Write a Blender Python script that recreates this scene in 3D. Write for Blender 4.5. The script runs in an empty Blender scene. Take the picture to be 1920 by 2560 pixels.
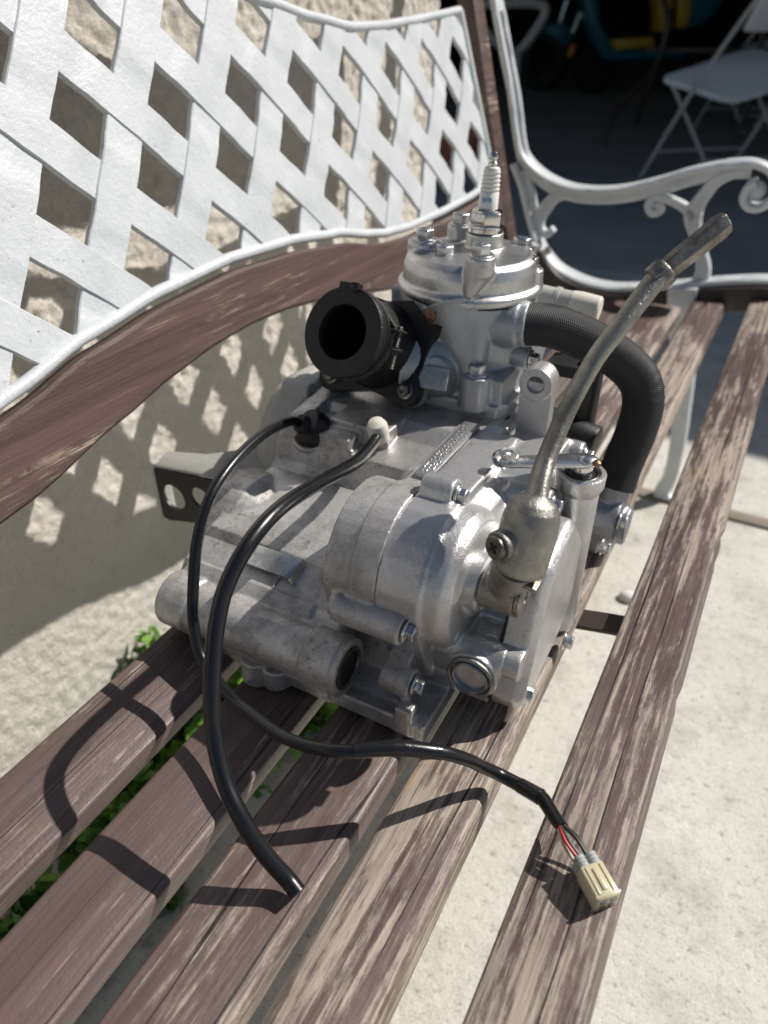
import bpy, bmesh, math, random
import numpy as np
from mathutils import Vector, Matrix, Quaternion, noise

random.seed(7)
S = 0.85                      # drawing units -> metres
RAD = math.radians
scene = bpy.context.scene

# ------------------------------------------------------------------ camera
cam_d = bpy.data.cameras.new('camera')
cam = bpy.data.objects.new('camera', cam_d)
scene.collection.objects.link(cam)
cam.location = (0, 0, 0.82 * S)
cam.rotation_euler = (RAD(90 - 34.375), 0, RAD(28.61))
cam_d.sensor_fit = 'VERTICAL'
cam_d.sensor_height = 36.0
cam_d.lens = 36.0 * 1820 / 2560
cam_d.clip_start = 0.01
cam_d.clip_end = 400
cam_d.dof.use_dof = True
cam_d.dof.focus_distance = 0.475 * S
cam_d.dof.aperture_fstop = 7.0
scene.camera = cam

# ------------------------------------------------------------------ light
SUN_EL, SUN_AZ = RAD(46), RAD(48)          # azimuth from +X towards +Y
sun_vec = Vector((math.cos(SUN_EL) * math.cos(SUN_AZ), math.cos(SUN_EL) * math.sin(SUN_AZ), math.sin(SUN_EL)))
world = bpy.data.worlds.new('World')
scene.world = world
world.use_nodes = True
wn = world.node_tree.nodes
sky = wn.new('ShaderNodeTexSky')
sky.sky_type = 'NISHITA'
sky.sun_disc = False
sky.sun_elevation = SUN_EL
sky.sun_rotation = RAD(90) - SUN_AZ
world.node_tree.links.new(sky.outputs[0], wn['Background'].inputs[0])
wn['Background'].inputs[1].default_value = 0.052
sun_d = bpy.data.lights.new('sun', 'SUN')
sun_d.energy = 5.0
sun_d.angle = RAD(0.55)
sun_d.color = (1.0, 0.955, 0.89)
sun = bpy.data.objects.new('sun', sun_d)
scene.collection.objects.link(sun)
sun.rotation_euler = (-sun_vec).to_track_quat('-Z', 'Y').to_euler()
sun.location = (2, 2, 4)
scene.view_settings.view_transform = 'Standard'
scene.view_settings.look = 'None'
scene.view_settings.exposure = 0.12
scene.view_settings.gamma = 1.0
scene.view_settings.use_curve_mapping = False
scene.cycles.max_bounces = 8
scene.cycles.use_denoising = True

# ------------------------------------------------------------------ helpers
COL = scene.collection


class B:
    """collects closed shapes in drawing units"""

    def __init__(self):
        self.bm = bmesh.new()

    def _add(self, verts, faces):
        vs = [self.bm.verts.new(v) for v in verts]
        for f in faces:
            try:
                self.bm.faces.new([vs[i] for i in f])
            except ValueError:
                pass
        return self

    def box(self, x0, x1, y0, y1, z0, z1):
        v = [(x, y, z) for x in (x0, x1) for y in (y0, y1) for z in (z0, z1)]
        return self._add(v, [(0, 1, 3, 2), (4, 6, 7, 5), (0, 4, 5, 1), (2, 3, 7, 6), (0, 2, 6, 4), (1, 5, 7, 3)])

    def obox(self, c, ax, ay, az, hx, hy, hz):
        c, ax, ay, az = Vector(c), Vector(ax).normalized(), Vector(ay).normalized(), Vector(az).normalized()
        v = [c + ax * (i * hx) + ay * (j * hy) + az * (k * hz) for i in (-1, 1) for j in (-1, 1) for k in (-1, 1)]
        return self._add(v, [(0, 1, 3, 2), (4, 6, 7, 5), (0, 4, 5, 1), (2, 3, 7, 6), (0, 2, 6, 4), (1, 5, 7, 3)])

    def lathe(self, o, d, prof, seg=32, closed=False):
        """prof = [(radius, distance along d)]; closed=True joins last ring to first (tubes with a bore)"""
        o, d = Vector(o), Vector(d).normalized()
        a = d.orthogonal().normalized()
        b = d.cross(a)
        verts, rings = [], []
        for r, t in prof:
            if r < 1e-6:
                rings.append([len(verts)])
                verts.append(o + d * t)
            else:
                k = len(verts)
                rings.append(list(range(k, k + seg)))
                for i in range(seg):
                    an = 2 * math.pi * i / seg
                    verts.append(o + d * t + (a * math.cos(an) + b * math.sin(an)) * r)
        faces = []
        pairs = list(zip(rings[:-1], rings[1:]))
        if closed:
            pairs.append((rings[-1], rings[0]))
        for p, q in pairs:
            for i in range(seg):
                j = (i + 1) % seg
                if len(p) == 1 and len(q) == 1:
                    continue
                if len(p) == 1:
                    faces.append((p[0], q[i], q[j]))
                elif len(q) == 1:
                    faces.append((p[i], q[0], p[j]))
                else:
                    faces.append((p[i], q[i], q[j], p[j]))
        if not closed:
            if len(rings[0]) > 1:
                faces.append(tuple(rings[0]))
            if len(rings[-1]) > 1:
                faces.append(tuple(reversed(rings[-1])))
        return self._add(verts, faces)

    def cyl(self, p0, p1, r0, r1=None, seg=32):
        p0, p1 = Vector(p0), Vector(p1)
        r1 = r0 if r1 is None else r1
        return self.lathe(p0, p1 - p0, [(r0, 0), (r1, (p1 - p0).length)], seg)

    def cx(self, x0, x1, y, z, r, r1=None, seg=40):
        return self.cyl((x0, y, z), (x1, y, z), r, r1, seg)

    def cz(self, x, y, z0, z1, r, r1=None, seg=32):
        return self.cyl((x, y, z0), (x, y, z1), r, r1, seg)

    def sphere(self, c, r, seg=20, sc=(1, 1, 1)):
        m = Matrix.Translation(Vector(c)) @ Matrix.Diagonal((sc[0], sc[1], sc[2], 1))
        bmesh.ops.create_uvsphere(self.bm, u_segments=seg, v_segments=seg // 2, radius=r, matrix=m)
        return self

    def prism(self, poly, axis, a0, a1, poly2=None):
        n = len(poly)
        poly2 = poly2 or poly

        def mk(p, a):
            if axis == 'x':
                return (a, p[0], p[1])
            if axis == 'y':
                return (p[0], a, p[1])
            return (p[0], p[1], a)
        v = [mk(p, a0) for p in poly] + [mk(p, a1) for p in poly2]
        f = [tuple(range(n)), tuple(range(2 * n - 1, n - 1, -1))]
        f += [(i, n + i, n + (i + 1) % n, (i + 1) % n) for i in range(n)]
        return self._add(v, f)

    def tube(self, pts, rad, seg=16, sub=6, flat=None, twist0=None):
        pts = [Vector(p) for p in pts]
        if not isinstance(rad, (list, tuple)):
            rad = [rad] * len(pts)
        P, Rr = smooth_path(pts, rad, sub)
        verts, faces = [], []
        t0 = (P[1] - P[0]).normalized()
        a = Vector(twist0) if twist0 else t0.orthogonal()
        a = (a - t0 * a.dot(t0)).normalized()
        pt = t0
        for i, p in enumerate(P):
            t = (P[min(i + 1, len(P) - 1)] - P[max(i - 1, 0)]).normalized()
            a = pt.rotation_difference(t) @ a
            a = (a - t * a.dot(t)).normalized()
            b = t.cross(a)
            pt = t
            fa, fb = flat if flat else (1, 1)
            for k in range(seg):
                an = 2 * math.pi * (k + .5) / seg
                verts.append(p + (a * math.cos(an) * fa + b * math.sin(an) * fb) * Rr[i])
        n = len(P)
        for i in range(n - 1):
            for k in range(seg):
                l = (k + 1) % seg
                faces.append((i * seg + k, i * seg + l, (i + 1) * seg + l, (i + 1) * seg + k))
        faces.append(tuple(reversed(range(seg))))
        faces.append(tuple(range((n - 1) * seg, n * seg)))
        return self._add(verts, faces)


def smooth_path(pts, rad, sub):
    P, Rr = [], []
    n = len(pts)
    for i in range(n - 1):
        p0, p1, p2, p3 = pts[max(i - 1, 0)], pts[i], pts[i + 1], pts[min(i + 2, n - 1)]
        for k in range(sub):
            t = k / sub
            P.append(.5 * ((2 * p1) + (p2 - p0) * t + (2 * p0 - 5 * p1 + 4 * p2 - p3) * t * t + (3 * p1 - p0 - 3 * p2 + p3) * t ** 3))
            Rr.append(rad[i] * (1 - t) + rad[i + 1] * t)
    P.append(pts[-1])
    Rr.append(rad[-1])
    return P, Rr


def bake(me, mods):
    ob = bpy.data.objects.new('tmp', me)
    COL.objects.link(ob)
    for typ, kw in mods:
        m = ob.modifiers.new(typ, typ)
        for k, v in kw.items():
            setattr(m, k, v)
    dg = bpy.context.evaluated_depsgraph_get()
    dg.update()
    out = bpy.data.meshes.new_from_object(ob.evaluated_get(dg))
    bpy.data.objects.remove(ob)
    bpy.data.meshes.remove(me)
    return out


def root_of(o):
    while o.parent:
        o = o.parent
    return o


def obj(name, b, mat, parent=None, bevel=0, segs=2, voxel=0, smooth=4, angle=38, origin=None, kind=None):
    """link one mesh object; vertices are given in drawing units in the world frame"""
    bm = b.bm if isinstance(b, B) else b
    bmesh.ops.recalc_face_normals(bm, faces=bm.faces[:])
    me = bpy.data.meshes.new(name)
    bm.to_mesh(me)
    bm.free()
    mods = []
    if voxel:
        mods.append(('REMESH', dict(mode='VOXEL', voxel_size=voxel, use_smooth_shade=True)))
        if smooth:
            mods.append(('SMOOTH', dict(factor=.5, iterations=smooth)))
    if bevel:
        mods.append(('BEVEL', dict(width=bevel, segments=segs, limit_method='ANGLE', angle_limit=RAD(35))))
    if mods:
        me = bake(me, mods)
    me.name = name
    ro = Vector(root_of(parent)['o']) if parent else Vector((0, 0, 0))
    if origin is not None:
        ro2 = Vector(origin)
    elif parent:
        ro2 = ro
    else:
        ro2 = Vector((0, 0, 0))
    me.transform(Matrix.Scale(S, 4) @ Matrix.Translation(-ro2))
    me.shade_smooth()
    me.set_sharp_from_angle(angle=RAD(180 if voxel else angle))
    if mat:
        me.materials.append(mat)
    o = bpy.data.objects.new(name, me)
    COL.objects.link(o)
    if parent:
        o.parent = parent
        o.location = (ro2 - ro) * S
    else:
        o.location = ro2 * S
    if kind:
        o['kind'] = kind
    return o


def thing(name, label, cat, loc, group=None):
    o = bpy.data.objects.new(name, None)
    o.empty_display_size = .05
    COL.objects.link(o)
    o.location = Vector(loc) * S
    o['o'] = tuple(loc)
    o['label'] = label
    o['category'] = cat
    if group:
        o['group'] = group
    return o


def tag(o, label, cat, group=None):
    o['label'] = label
    o['category'] = cat
    if group:
        o['group'] = group
    return o


def place(name, me, parent, p, d, spin=0.0):
    """copy of a shared mesh (built along +Z, metres) at drawing point p pointing along d"""
    o = bpy.data.objects.new(name, me)
    COL.objects.link(o)
    ro = Vector(root_of(parent)['o'])
    o.parent = parent
    o.location = (Vector(p) - ro) * S
    q = Vector((0, 0, 1)).rotation_difference(Vector(d).normalized())
    o.rotation_mode = 'QUATERNION'
    o.rotation_quaternion = q @ Quaternion((0, 0, 1), spin)
    return o


def shared(name, b, mat, bevel=0, angle=30):
    bmesh.ops.recalc_face_normals(b.bm, faces=b.bm.faces[:])
    me = bpy.data.meshes.new(name)
    b.bm.to_mesh(me)
    b.bm.free()
    if bevel:
        me = bake(me, [('BEVEL', dict(width=bevel, segments=2, limit_method='ANGLE', angle_limit=RAD(30)))])
        me.name = name
    me.transform(Matrix.Scale(S, 4))
    me.shade_smooth()
    me.set_sharp_from_angle(angle=RAD(angle))
    me.materials.append(mat)
    return me


def hull_circles(cs, n=28):
    pts = [(y + r * math.cos(2 * math.pi * i / n), z + r * math.sin(2 * math.pi * i / n)) for y, z, r in cs for i in range(n)]
    pts = sorted(set((round(a, 6), round(b, 6)) for a, b in pts))

    def half(ps):
        h = []
        for p in ps:
            while len(h) > 1 and (h[-1][0] - h[-2][0]) * (p[1] - h[-2][1]) - (h[-1][1] - h[-2][1]) * (p[0] - h[-2][0]) <= 0:
                h.pop()
            h.append(p)
        return h[:-1]
    return half(pts) + half(pts[::-1])


# ------------------------------------------------------------------ materials
class Mat:
    def __init__(self, name):
        self.m = bpy.data.materials.new(name)
        self.m.use_nodes = True
        self.t = self.m.node_tree
        self.b = self.t.nodes['Principled BSDF']

    def n(self, typ, **kw):
        nd = self.t.nodes.new(typ)
        for k, v in kw.items():
            if k.startswith('i_'):
                key = k[2:]
                key = int(key) if key.isdigit() else key
                nd.inputs[key].default_value = v
            else:
                setattr(nd, k, v)
        return nd

    def l(self, a, b):
        self.t.links.new(a, b)

    def coords(self, scale=(1, 1, 1), rnd=False):
        tc = self.n('ShaderNodeTexCoord')
        mp = self.n('ShaderNodeMapping')
        mp.inputs['Scale'].default_value = scale
        self.l(tc.outputs['Object'], mp.inputs['Vector'])
        if rnd:
            oi = self.n('ShaderNodeObjectInfo')
            mu = self.n('ShaderNodeMath', operation='MULTIPLY')
            mu.inputs[1].default_value = 37.0
            self.l(oi.outputs['Random'], mu.inputs[0])
            cb = self.n('ShaderNodeCombineXYZ')
            self.l(mu.outputs[0], cb.inputs[0])
            self.l(mu.outputs[0], cb.inputs[1])
            self.l(mu.outputs[0], cb.inputs[2])
            self.l(cb.outputs[0], mp.inputs['Location'])
        return mp.outputs[0]

    def noise(self, vec, scale, detail=4, rough=.55, dist=0.0):
        nd = self.n('ShaderNodeTexNoise')
        nd.inputs['Scale'].default_value = scale
        nd.inputs['Detail'].default_value = detail
        nd.inputs['Roughness'].default_value = rough
        nd.inputs['Distortion'].default_value = dist
        self.l(vec, nd.inputs['Vector'])
        return nd.outputs['Fac']

    def ramp(self, fac, stops, interp='LINEAR'):
        r = self.n('ShaderNodeValToRGB')
        r.color_ramp.interpolation = interp
        e = r.color_ramp.elements
        while len(e) < len(stops):
            e.new(.5)
        for el, (p, c) in zip(e, stops):
            el.position = p
            el.color = (c[0], c[1], c[2], 1) if isinstance(c, (tuple, list)) else (c, c, c, 1)
        self.l(fac, r.inputs[0])
        return r.outputs[0]

    def mix(self, fac, a, b, mode='MIX'):
        m = self.n('ShaderNodeMix', data_type='RGBA', blend_type=mode)
        for s, v in ((m.inputs[0], fac), (m.inputs[6], a), (m.inputs[7], b)):
            if isinstance(v, (int, float)):
                s.default_value = v
            elif isinstance(v, (tuple, list)):
                s.default_value = (v[0], v[1], v[2], 1)
            else:
                self.l(v, s)
        return m.outputs[2]

    def math(self, op, a, b=None, clamp=False):
        m = self.n('ShaderNodeMath', operation=op)
        m.use_clamp = clamp
        for i, v in enumerate((a, b)):
            if v is None:
                continue
            if isinstance(v, (int, float)):
                m.inputs[i].default_value = v
            else:
                self.l(v, m.inputs[i])
        return m.outputs[0]

    def bump(self, h, strength=.3, dist=.001, prev=None):
        bp = self.n('ShaderNodeBump')
        bp.inputs['Strength'].default_value = strength
        bp.inputs['Distance'].default_value = dist
        self.l(h, bp.inputs['Height'])
        if prev is not None:
            self.l(prev, bp.inputs['Normal'])
        return bp.outputs[0]

    def set(self, color=None, rough=None, metal=None, normal=None, **kw):
        for key, v in (('Base Color', color), ('Roughness', rough), ('Metallic', metal), ('Normal', normal)):
            if v is None:
                continue
            s = self.b.inputs[key]
            if isinstance(v, (int, float)):
                s.default_value = v
            elif isinstance(v, (tuple, list)):
                s.default_value = (v[0], v[1], v[2], 1)
            else:
                self.l(v, s)
        for k, v in kw.items():
            self.b.inputs[k.replace('_', ' ')].default_value = v
        return self.m


def metal_mat(name, base, dark, rough=(.32, .5), metal=.85, grain=900, gstr=.25, stain=22, stain_lo=.42, stain_hi=.62, spots=0.0, dust=None):
    M = Mat(name)
    v = M.coords()
    s = M.noise(v, stain, 8, .68)
    fine = M.noise(v, grain, 2, .6)
    st = M.ramp(s, [(stain_lo, dark), (stain_hi, base)])
    c = M.mix(.22, st, M.ramp(fine, [(.3, .35), (.7, 1.0)]), 'MULTIPLY')
    if spots:
        sp = M.noise(v, 300, 6, .75)
        k = M.ramp(sp, [(.55, 0.0), (.64, 1.0)])
        big = M.ramp(M.noise(v, 17, 4, .55), [(.42, 0.0), (.6, 1.0)])
        c = M.mix(M.math('MULTIPLY', M.math('MULTIPLY', k, big), spots), c, (.09, .08, .075))
    if dust:
        dk = M.ramp(M.noise(v, 9, 5, .6), [(.4, 0.0), (.65, .5)])
        c = M.mix(dk, c, dust)
    r = M.n('ShaderNodeMapRange')
    r.inputs[3].default_value, r.inputs[4].default_value = rough[1], rough[0]
    M.l(s, r.inputs[0])
    r.inputs[1].default_value, r.inputs[2].default_value = .35, .65
    nb = M.bump(fine, gstr, .0006)
    nb = M.bump(M.noise(v, 190, 4, .6), gstr * .6, .0012, nb)
    return M.set(c, r.outputs[0], metal, nb)


M_case = metal_mat('cast_case', (.64, .63, .615), (.36, .34, .325), (.34, .54), .62, 900, .45, 48, .36, .56, .85, (.42, .39, .37))
M_cover = metal_mat('satin_cover', (.65, .645, .64), (.50, .49, .49), (.31, .43), .76, 1100, .4, 22, .32, .6, .35)
M_head = metal_mat('cast_head', (.63, .625, .61), (.47, .46, .45), (.30, .42), .9, 1100, .35, 18, .3, .6, .2)
M_barrel = metal_mat('silver_painted', (.50, .52, .54), (.38, .395, .415), (.36, .48), .55, 800, .4, 15, .3, .65, .2)
M_zinc = metal_mat('zinc_bolt', (.66, .67, .67), (.45, .46, .46), (.20, .34), .95, 1500, .12, 120, .3, .6, .1)
M_chrome = metal_mat('chrome', (.72, .71, .69), (.5, .48, .45), (.10, .2), 1.0, 900, .05, 60, .3, .6, .15)
M_kick = metal_mat('rough_nickel', (.36, .348, .315), (.17, .162, .148), (.36, .52), .9, 1300, .5, 40, .3, .62, .45)
M_kick_dark = metal_mat('worn_nickel', (.42, .39, .34), (.14, .125, .11), (.3, .48), .92, 1200, .45, 45, .4, .66, .5)
M_grey = metal_mat('grey_enamel', (.52, .52, .485), (.43, .43, .40), (.38, .5), .0, 500, .1, 12, .3, .7, .2)
M_pump = metal_mat('blue_grey_cast', (.36, .37, .40), (.24, .24, .27), (.3, .45), .7, 900, .3, 20, .3, .6, .4)


def simple(name, col, rough, metal=0.0, bump=0, bscale=300, var=.25, vs=30, **kw):
    M = Mat(name)
    v = M.coords()
    c = M.mix(M.ramp(M.noise(v, vs, 6, .6), [(.35, var), (.65, 0.0)]), col, tuple(x * .55 for x in col))
    nb = M.bump(M.noise(v, bscale, 4, .6), bump, .001) if bump else None
    return M.set(c, rough, metal, nb, **kw)


M_black = simple('black_plastic', (.012, .012, .013), .45, bump=.1)
M_dark = simple('dark_hole', (.015, .014, .013), .7)  # black for gaskets; in the bores it stands in for shade
M_tubing = simple('black_vinyl', (.007, .0075, .009), .30, bump=.10, bscale=300, Specular_IOR_Level=.5)
M_tape = simple('black_tape', (.012, .012, .013), .22, bump=.25, bscale=240)
M_seal = simple('oil_seal', (.02, .017, .015), .35)
M_porc = simple('porcelain', (.78, .76, .71), .18, var=.08, Coat_Weight=.3)
M_blue = simple('blue_print', (.10, .33, .62), .4)
M_cap = simple('white_cap', (.72, .69, .60), .4, var=.15)
M_clear = simple('yellowed_plastic', (.80, .72, .50), .28, var=.3, vs=60, Transmission_Weight=.35)
M_clear2 = simple('grey_silicone', (.40, .42, .41), .3)
M_red = simple('red_wire', (.55, .03, .04), .4)
M_cream = simple('cream_wire', (.62, .58, .42), .4)
M_brown_iron = simple('brown_iron', (.035, .025, .022), .5, bump=.2)
M_copper = metal_mat('tarnished_brass', (.34, .20, .13), (.16, .10, .07), (.35, .5), .8, 900, .2, 120, .35, .6)
M_steel_dark = metal_mat('dark_steel', (.26, .25, .23), (.12, .11, .10), (.25, .4), .95, 900, .2, 90, .3, .6)


def rubber_mat():
    M = Mat('cracked_rubber')
    v = M.coords()
    c = M.ramp(M.noise(v, 26, 8, .7), [(.35, (.008, .008, .008)), (.6, (.016, .0155, .016)), (.8, (.045, .042, .039))])
    cr = M.n('ShaderNodeTexVoronoi', feature='DISTANCE_TO_EDGE')
    cr.inputs['Scale'].default_value = 34
    dv = M.n('ShaderNodeMixRGB')
    dv.inputs[0].default_value = .08
    M.l(v, dv.inputs[1])
    nn = M.n('ShaderNodeTexNoise')
    nn.inputs['Scale'].default_value = 60
    M.l(v, nn.inputs['Vector'])
    M.l(nn.outputs['Color'], dv.inputs[2])
    M.l(dv.outputs[0], cr.inputs['Vector'])
    crack = M.ramp(cr.outputs['Distance'], [(.0, 0.0), (.02, 1.0)])
    nb = M.bump(crack, .35, .0006)
    nb = M.bump(M.noise(v, 350, 4, .6), .15, .0008, nb)
    return M.set(c, .45, 0, nb, Specular_IOR_Level=.35)


def hose_mat():
    M = Mat('braided_hose')
    tc = M.n('ShaderNodeTexCoord')
    mp = M.n('ShaderNodeMapping')
    mp.inputs['Scale'].default_value = (15, 40, 1)
    M.l(tc.outputs['UV'], mp.inputs['Vector'])
    w1 = M.n('ShaderNodeTexWave', wave_type='BANDS', bands_direction='DIAGONAL')
    w1.inputs['Scale'].default_value = 1.0
    M.l(mp.outputs[0], w1.inputs['Vector'])
    mp2 = M.n('ShaderNodeMapping')
    mp2.inputs['Scale'].default_value = (-15, 40, 1)
    M.l(tc.outputs['UV'], mp2.inputs['Vector'])
    w2 = M.n('ShaderNodeTexWave', wave_type='BANDS', bands_direction='DIAGONAL')
    w2.inputs['Scale'].default_value = 1.0
    M.l(mp2.outputs[0], w2.inputs['Vector'])
    h = M.math('ADD', w1.outputs['Fac'], w2.outputs['Fac'])
    v = M.coords()
    c = M.ramp(M.noise(v, 40, 6, .6), [(.3, (.007, .007, .008)), (.7, (.014, .014, .015))])
    c = M.mix(M.ramp(h, [(.0, .0), (.8, .45)]), c, (.024, .025, .027))
    nb = M.bump(h, .4, .0007)
    return M.set(c, .5, 0, nb, Specular_IOR_Level=.35)


M_rubber = rubber_mat()
M_hose = hose_mat()


def wood_mat(name, paint_a, paint_b, bare_a, bare_b, fine=1.0):
    """object colour: R = how much paint is gone, G = wear along the edges, B = drying cracks"""
    M = Mat(name)
    iso = M.coords((1, 1, 1), True)
    oi = M.n('ShaderNodeObjectInfo')
    sep = M.n('ShaderNodeSeparateColor')
    M.l(oi.outputs['Color'], sep.inputs[0])
    grain = M.noise(M.coords((1, .03, 1), True), 560, 4, .6)
    grain2 = M.noise(M.coords((1, .035, 1), True), 130, 5, .6, .3)
    streak = M.noise(M.coords((1, .055, 1), True), 210, 7, .66, .1)
    ragged = M.noise(M.coords((1, .3, 1), True), 330, 6, .7)
    big = M.noise(M.coords((1, .22, 1), True), 17, 5, .6)
    tc = M.n('ShaderNodeTexCoord')
    sx = M.n('ShaderNodeSeparateXYZ')
    M.l(tc.outputs['Object'], sx.inputs[0])
    edge = M.math('SUBTRACT', M.math('ABSOLUTE', sx.outputs[0]), .0195)
    edge = M.math('MULTIPLY', edge, 30.0, True)
    k = M.math('ADD', M.math('MULTIPLY', streak, .80), M.math('MULTIPLY', big, .75))
    k = M.math('ADD', k, M.math('MULTIPLY', M.math('SUBTRACT', ragged, .5), .30))
    k = M.math('ADD', k, M.math('MULTIPLY', M.math('SUBTRACT', grain, .5), .25))
    k = M.math('ADD', k, M.math('MULTIPLY', edge, sep.outputs[1]))
    k = M.math('ADD', k, M.math('SUBTRACT', sep.outputs[0], .5))
    peel = M.ramp(k, [(.76, 0.0), (.83, 1.0)])
    thin = M.ramp(k, [(.68, 0.0), (.775, .55)])
    paint = M.mix(M.ramp(grain2, [(.35, 0.0), (.65, 1.0)]), paint_a, paint_b)
    paint = M.mix(thin, paint, tuple(a * .55 + b * .3 for a, b in zip(paint_a, bare_a)))
    scr = M.ramp(M.noise(M.coords((1, .02, 1), True), 330, 3, .55), [(.61, 0.0), (.68, .8)])
    brk = M.ramp(M.noise(iso, 42, 4, .6), [(.45, 0.0), (.58, 1.0)])
    paint = M.mix(M.math('MULTIPLY', scr, brk), paint, tuple(x * .85 for x in bare_a))
    paint = M.mix(M.ramp(M.noise(iso, 900, 3, .7), [(.56, 0.0), (.74, .4)]), paint, tuple(min(1, x * 2.3) for x in paint_b))  # fine light speckle painted in for glitter on the paint
    bare = M.mix(M.ramp(grain, [(.30, 0.0), (.62, 1.0)]), bare_b, bare_a)
    bare = M.mix(M.ramp(M.noise(iso, 21, 3, .5), [(.62, 0.0), (.76, .5)]), bare, (.50, .33, .18))
    c = M.mix(peel, paint, bare)
    c = M.mix(M.ramp(M.noise(iso, 60, 6, .7), [(.58, 0.0), (.75, .45)]), c, (.07, .055, .05))
    # drying cracks follow the grain
    wv = M.n('ShaderNodeTexWave', wave_type='BANDS', bands_direction='X')
    wv.inputs['Scale'].default_value = 15
    wv.inputs['Distortion'].default_value = 7.5
    wv.inputs['Detail'].default_value = 3
    wv.inputs['Detail Scale'].default_value = 1.4
    M.l(M.coords((1, .035, 1), True), wv.inputs['Vector'])
    brk2 = M.noise(M.coords((1, .16, 1), True), 30, 3, .5)
    lim = M.math('SUBTRACT', 1.0, M.math('MULTIPLY', M.math('MULTIPLY', M.ramp(brk2, [(.44, 0.0), (.62, 1.0)]), sep.outputs[2]), .012))
    crack = M.math('GREATER_THAN', wv.outputs['Fac'], lim)
    c = M.mix(crack, c, (.020, .015, .013))
    r = M.mix(peel, (.46, .46, .46), (.74, .74, .74))
    h = M.math('SUBTRACT', M.math('MULTIPLY', grain, .55), M.math('MULTIPLY', peel, .45))
    h = M.math('SUBTRACT', h, M.math('MULTIPLY', crack, 1.6))
    nb = M.bump(h, .7 * fine, .0010)
    nb = M.bump(M.noise(iso, 520, 3, .6), .22, .0008, nb)
    return M.set(c, r, 0, nb)


M_slat = wood_mat('peeling_slat', (.132, .090, .082), (.078, .052, .047), (.41, .345, .285), (.205, .16, .132))
M_rail = wood_mat('painted_rail', (.112, .070, .062), (.068, .042, .037), (.36, .28, .22), (.20, .155, .125), .9)


def white_iron():
    M = Mat('white_iron_paint')
    v = M.coords()
    c = M.ramp(M.noise(v, 30, 7, .65), [(.28, (.52, .545, .565)), (.6, (.61, .635, .655))])
    dirt = M.ramp(M.noise(v, 210, 7, .75), [(.60, 0.0), (.68, .8)])
    dm = M.ramp(M.noise(v, 13, 4, .6), [(.46, 0.0), (.62, 1.0)])
    c = M.mix(M.math('MULTIPLY', dirt, dm), c, (.12, .11, .10))
    nb = M.bump(M.noise(v, 240, 5, .65), .40, .0016)
    nb = M.bump(M.noise(v, 900, 3, .6), .2, .0007, nb)
    return M.set(c, .38, 0, nb)


M_white = white_iron()


def stucco_mat():
    M = Mat('stucco')
    v = M.coords()
    c = M.ramp(M.noise(v, 7, 6, .6), [(.3, (.76, .705, .62)), (.7, (.86, .815, .735))])
    c = M.mix(M.ramp(M.noise(v, 30, 7, .7), [(.56, 0.0), (.72, .42)]), c, (.40, .365, .315))
    pits = M.noise(v, 230, 6, .72)
    c = M.mix(M.ramp(pits, [(.32, .6), (.42, 0.0)]), c, (.30, .26, .21))
    c = M.mix(M.ramp(M.noise(v, 520, 3, .6), [(.35, .35), (.5, 0.0)]), c, (.42, .37, .30))
    nb = M.bump(pits, .9, .0045)
    nb = M.bump(M.noise(v, 620, 4, .65), .5, .0018, nb)
    return M.set(c, .92, 0, nb)


M_stucco = stucco_mat()


def concrete_mat():
    M = Mat('concrete')
    v = M.coords()
    c = M.ramp(M.noise(v, 2.6, 7, .62), [(.3, (.53, .515, .47)), (.7, (.67, .655, .605))])
    c = M.mix(M.ramp(M.noise(v, 12, 7, .72), [(.48, 0.0), (.66, .7)]), c, (.37, .355, .31))
    c = M.mix(M.ramp(M.noise(v, 24, 4, .6), [(.66, 0.0), (.72, .5)]), c, (.17, .165, .15))
    sp = M.noise(v, 115, 7, .74)
    c = M.mix(M.ramp(sp, [(.34, .9), (.44, 0.0)]), c, (.22, .205, .18))
    c = M.mix(M.ramp(sp, [(.58, 0.0), (.70, .45)]), c, (.78, .76, .70))
    gr = M.noise(v, 420, 3, .65)
    c = M.mix(M.ramp(gr, [(.34, .55), (.48, 0.0)]), c, (.33, .31, .265))
    c = M.mix(M.ramp(gr, [(.60, 0.0), (.72, .5)]), c, (.80, .78, .73))
    nb = M.bump(M.noise(v, 75, 6, .65), .35, .005)
    nb = M.bump(sp, .5, .0022, nb)
    nb = M.bump(gr, .35, .0012, nb)
    return M.set(c, .92, 0, nb)


M_conc = concrete_mat()
M_floor_tint = simple('warm_tint_floor', (.52, .47, .41), .8, bump=.3, bscale=90, var=.6, vs=2)  # pale warm tint stands in for missing bounce light in the garage
M_leaf = Mat('weed_leaf')
_v = M_leaf.coords()
M_leaf = M_leaf.set(M_leaf.ramp(M_leaf.noise(_v, 40, 3, .5), [(.35, (.05, .14, .012)), (.65, (.15, .30, .03))]), .55, 0, None, Subsurface_Weight=.15)
M_teal = simple('teal_plastic', (.005, .16, .24), .3)
M_yellow = simple('yellow_plastic', (.62, .42, .05), .35)
M_orange = simple('orange_reflector', (.8, .25, .02), .25)
M_tyre = simple('tyre', (.008, .008, .009), .7)
M_terra = simple('terracotta', (.52, .20, .13), .6)
M_chairw = simple('white_chair_plastic', (.80, .80, .80), .4, var=.1)
M_chairm = simple('white_chair_tube', (.55, .53, .49), .4, var=.2)
M_bronze = simple('bronze_tube', (.06, .042, .036), .4)
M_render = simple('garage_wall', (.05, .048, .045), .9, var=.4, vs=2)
M_strip = simple('timber_joint', (.27, .23, .19), .9, bump=.4, bscale=80, var=.5, vs=20)
M_stone = simple('white_stone', (.72, .70, .66), .8, bump=.4, bscale=60)
M_label = metal_mat('strip_alloy', (.55, .55, .55), (.45, .45, .44), (.32, .42), .85, 1300, .3, 30, .3, .6, .2)

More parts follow.
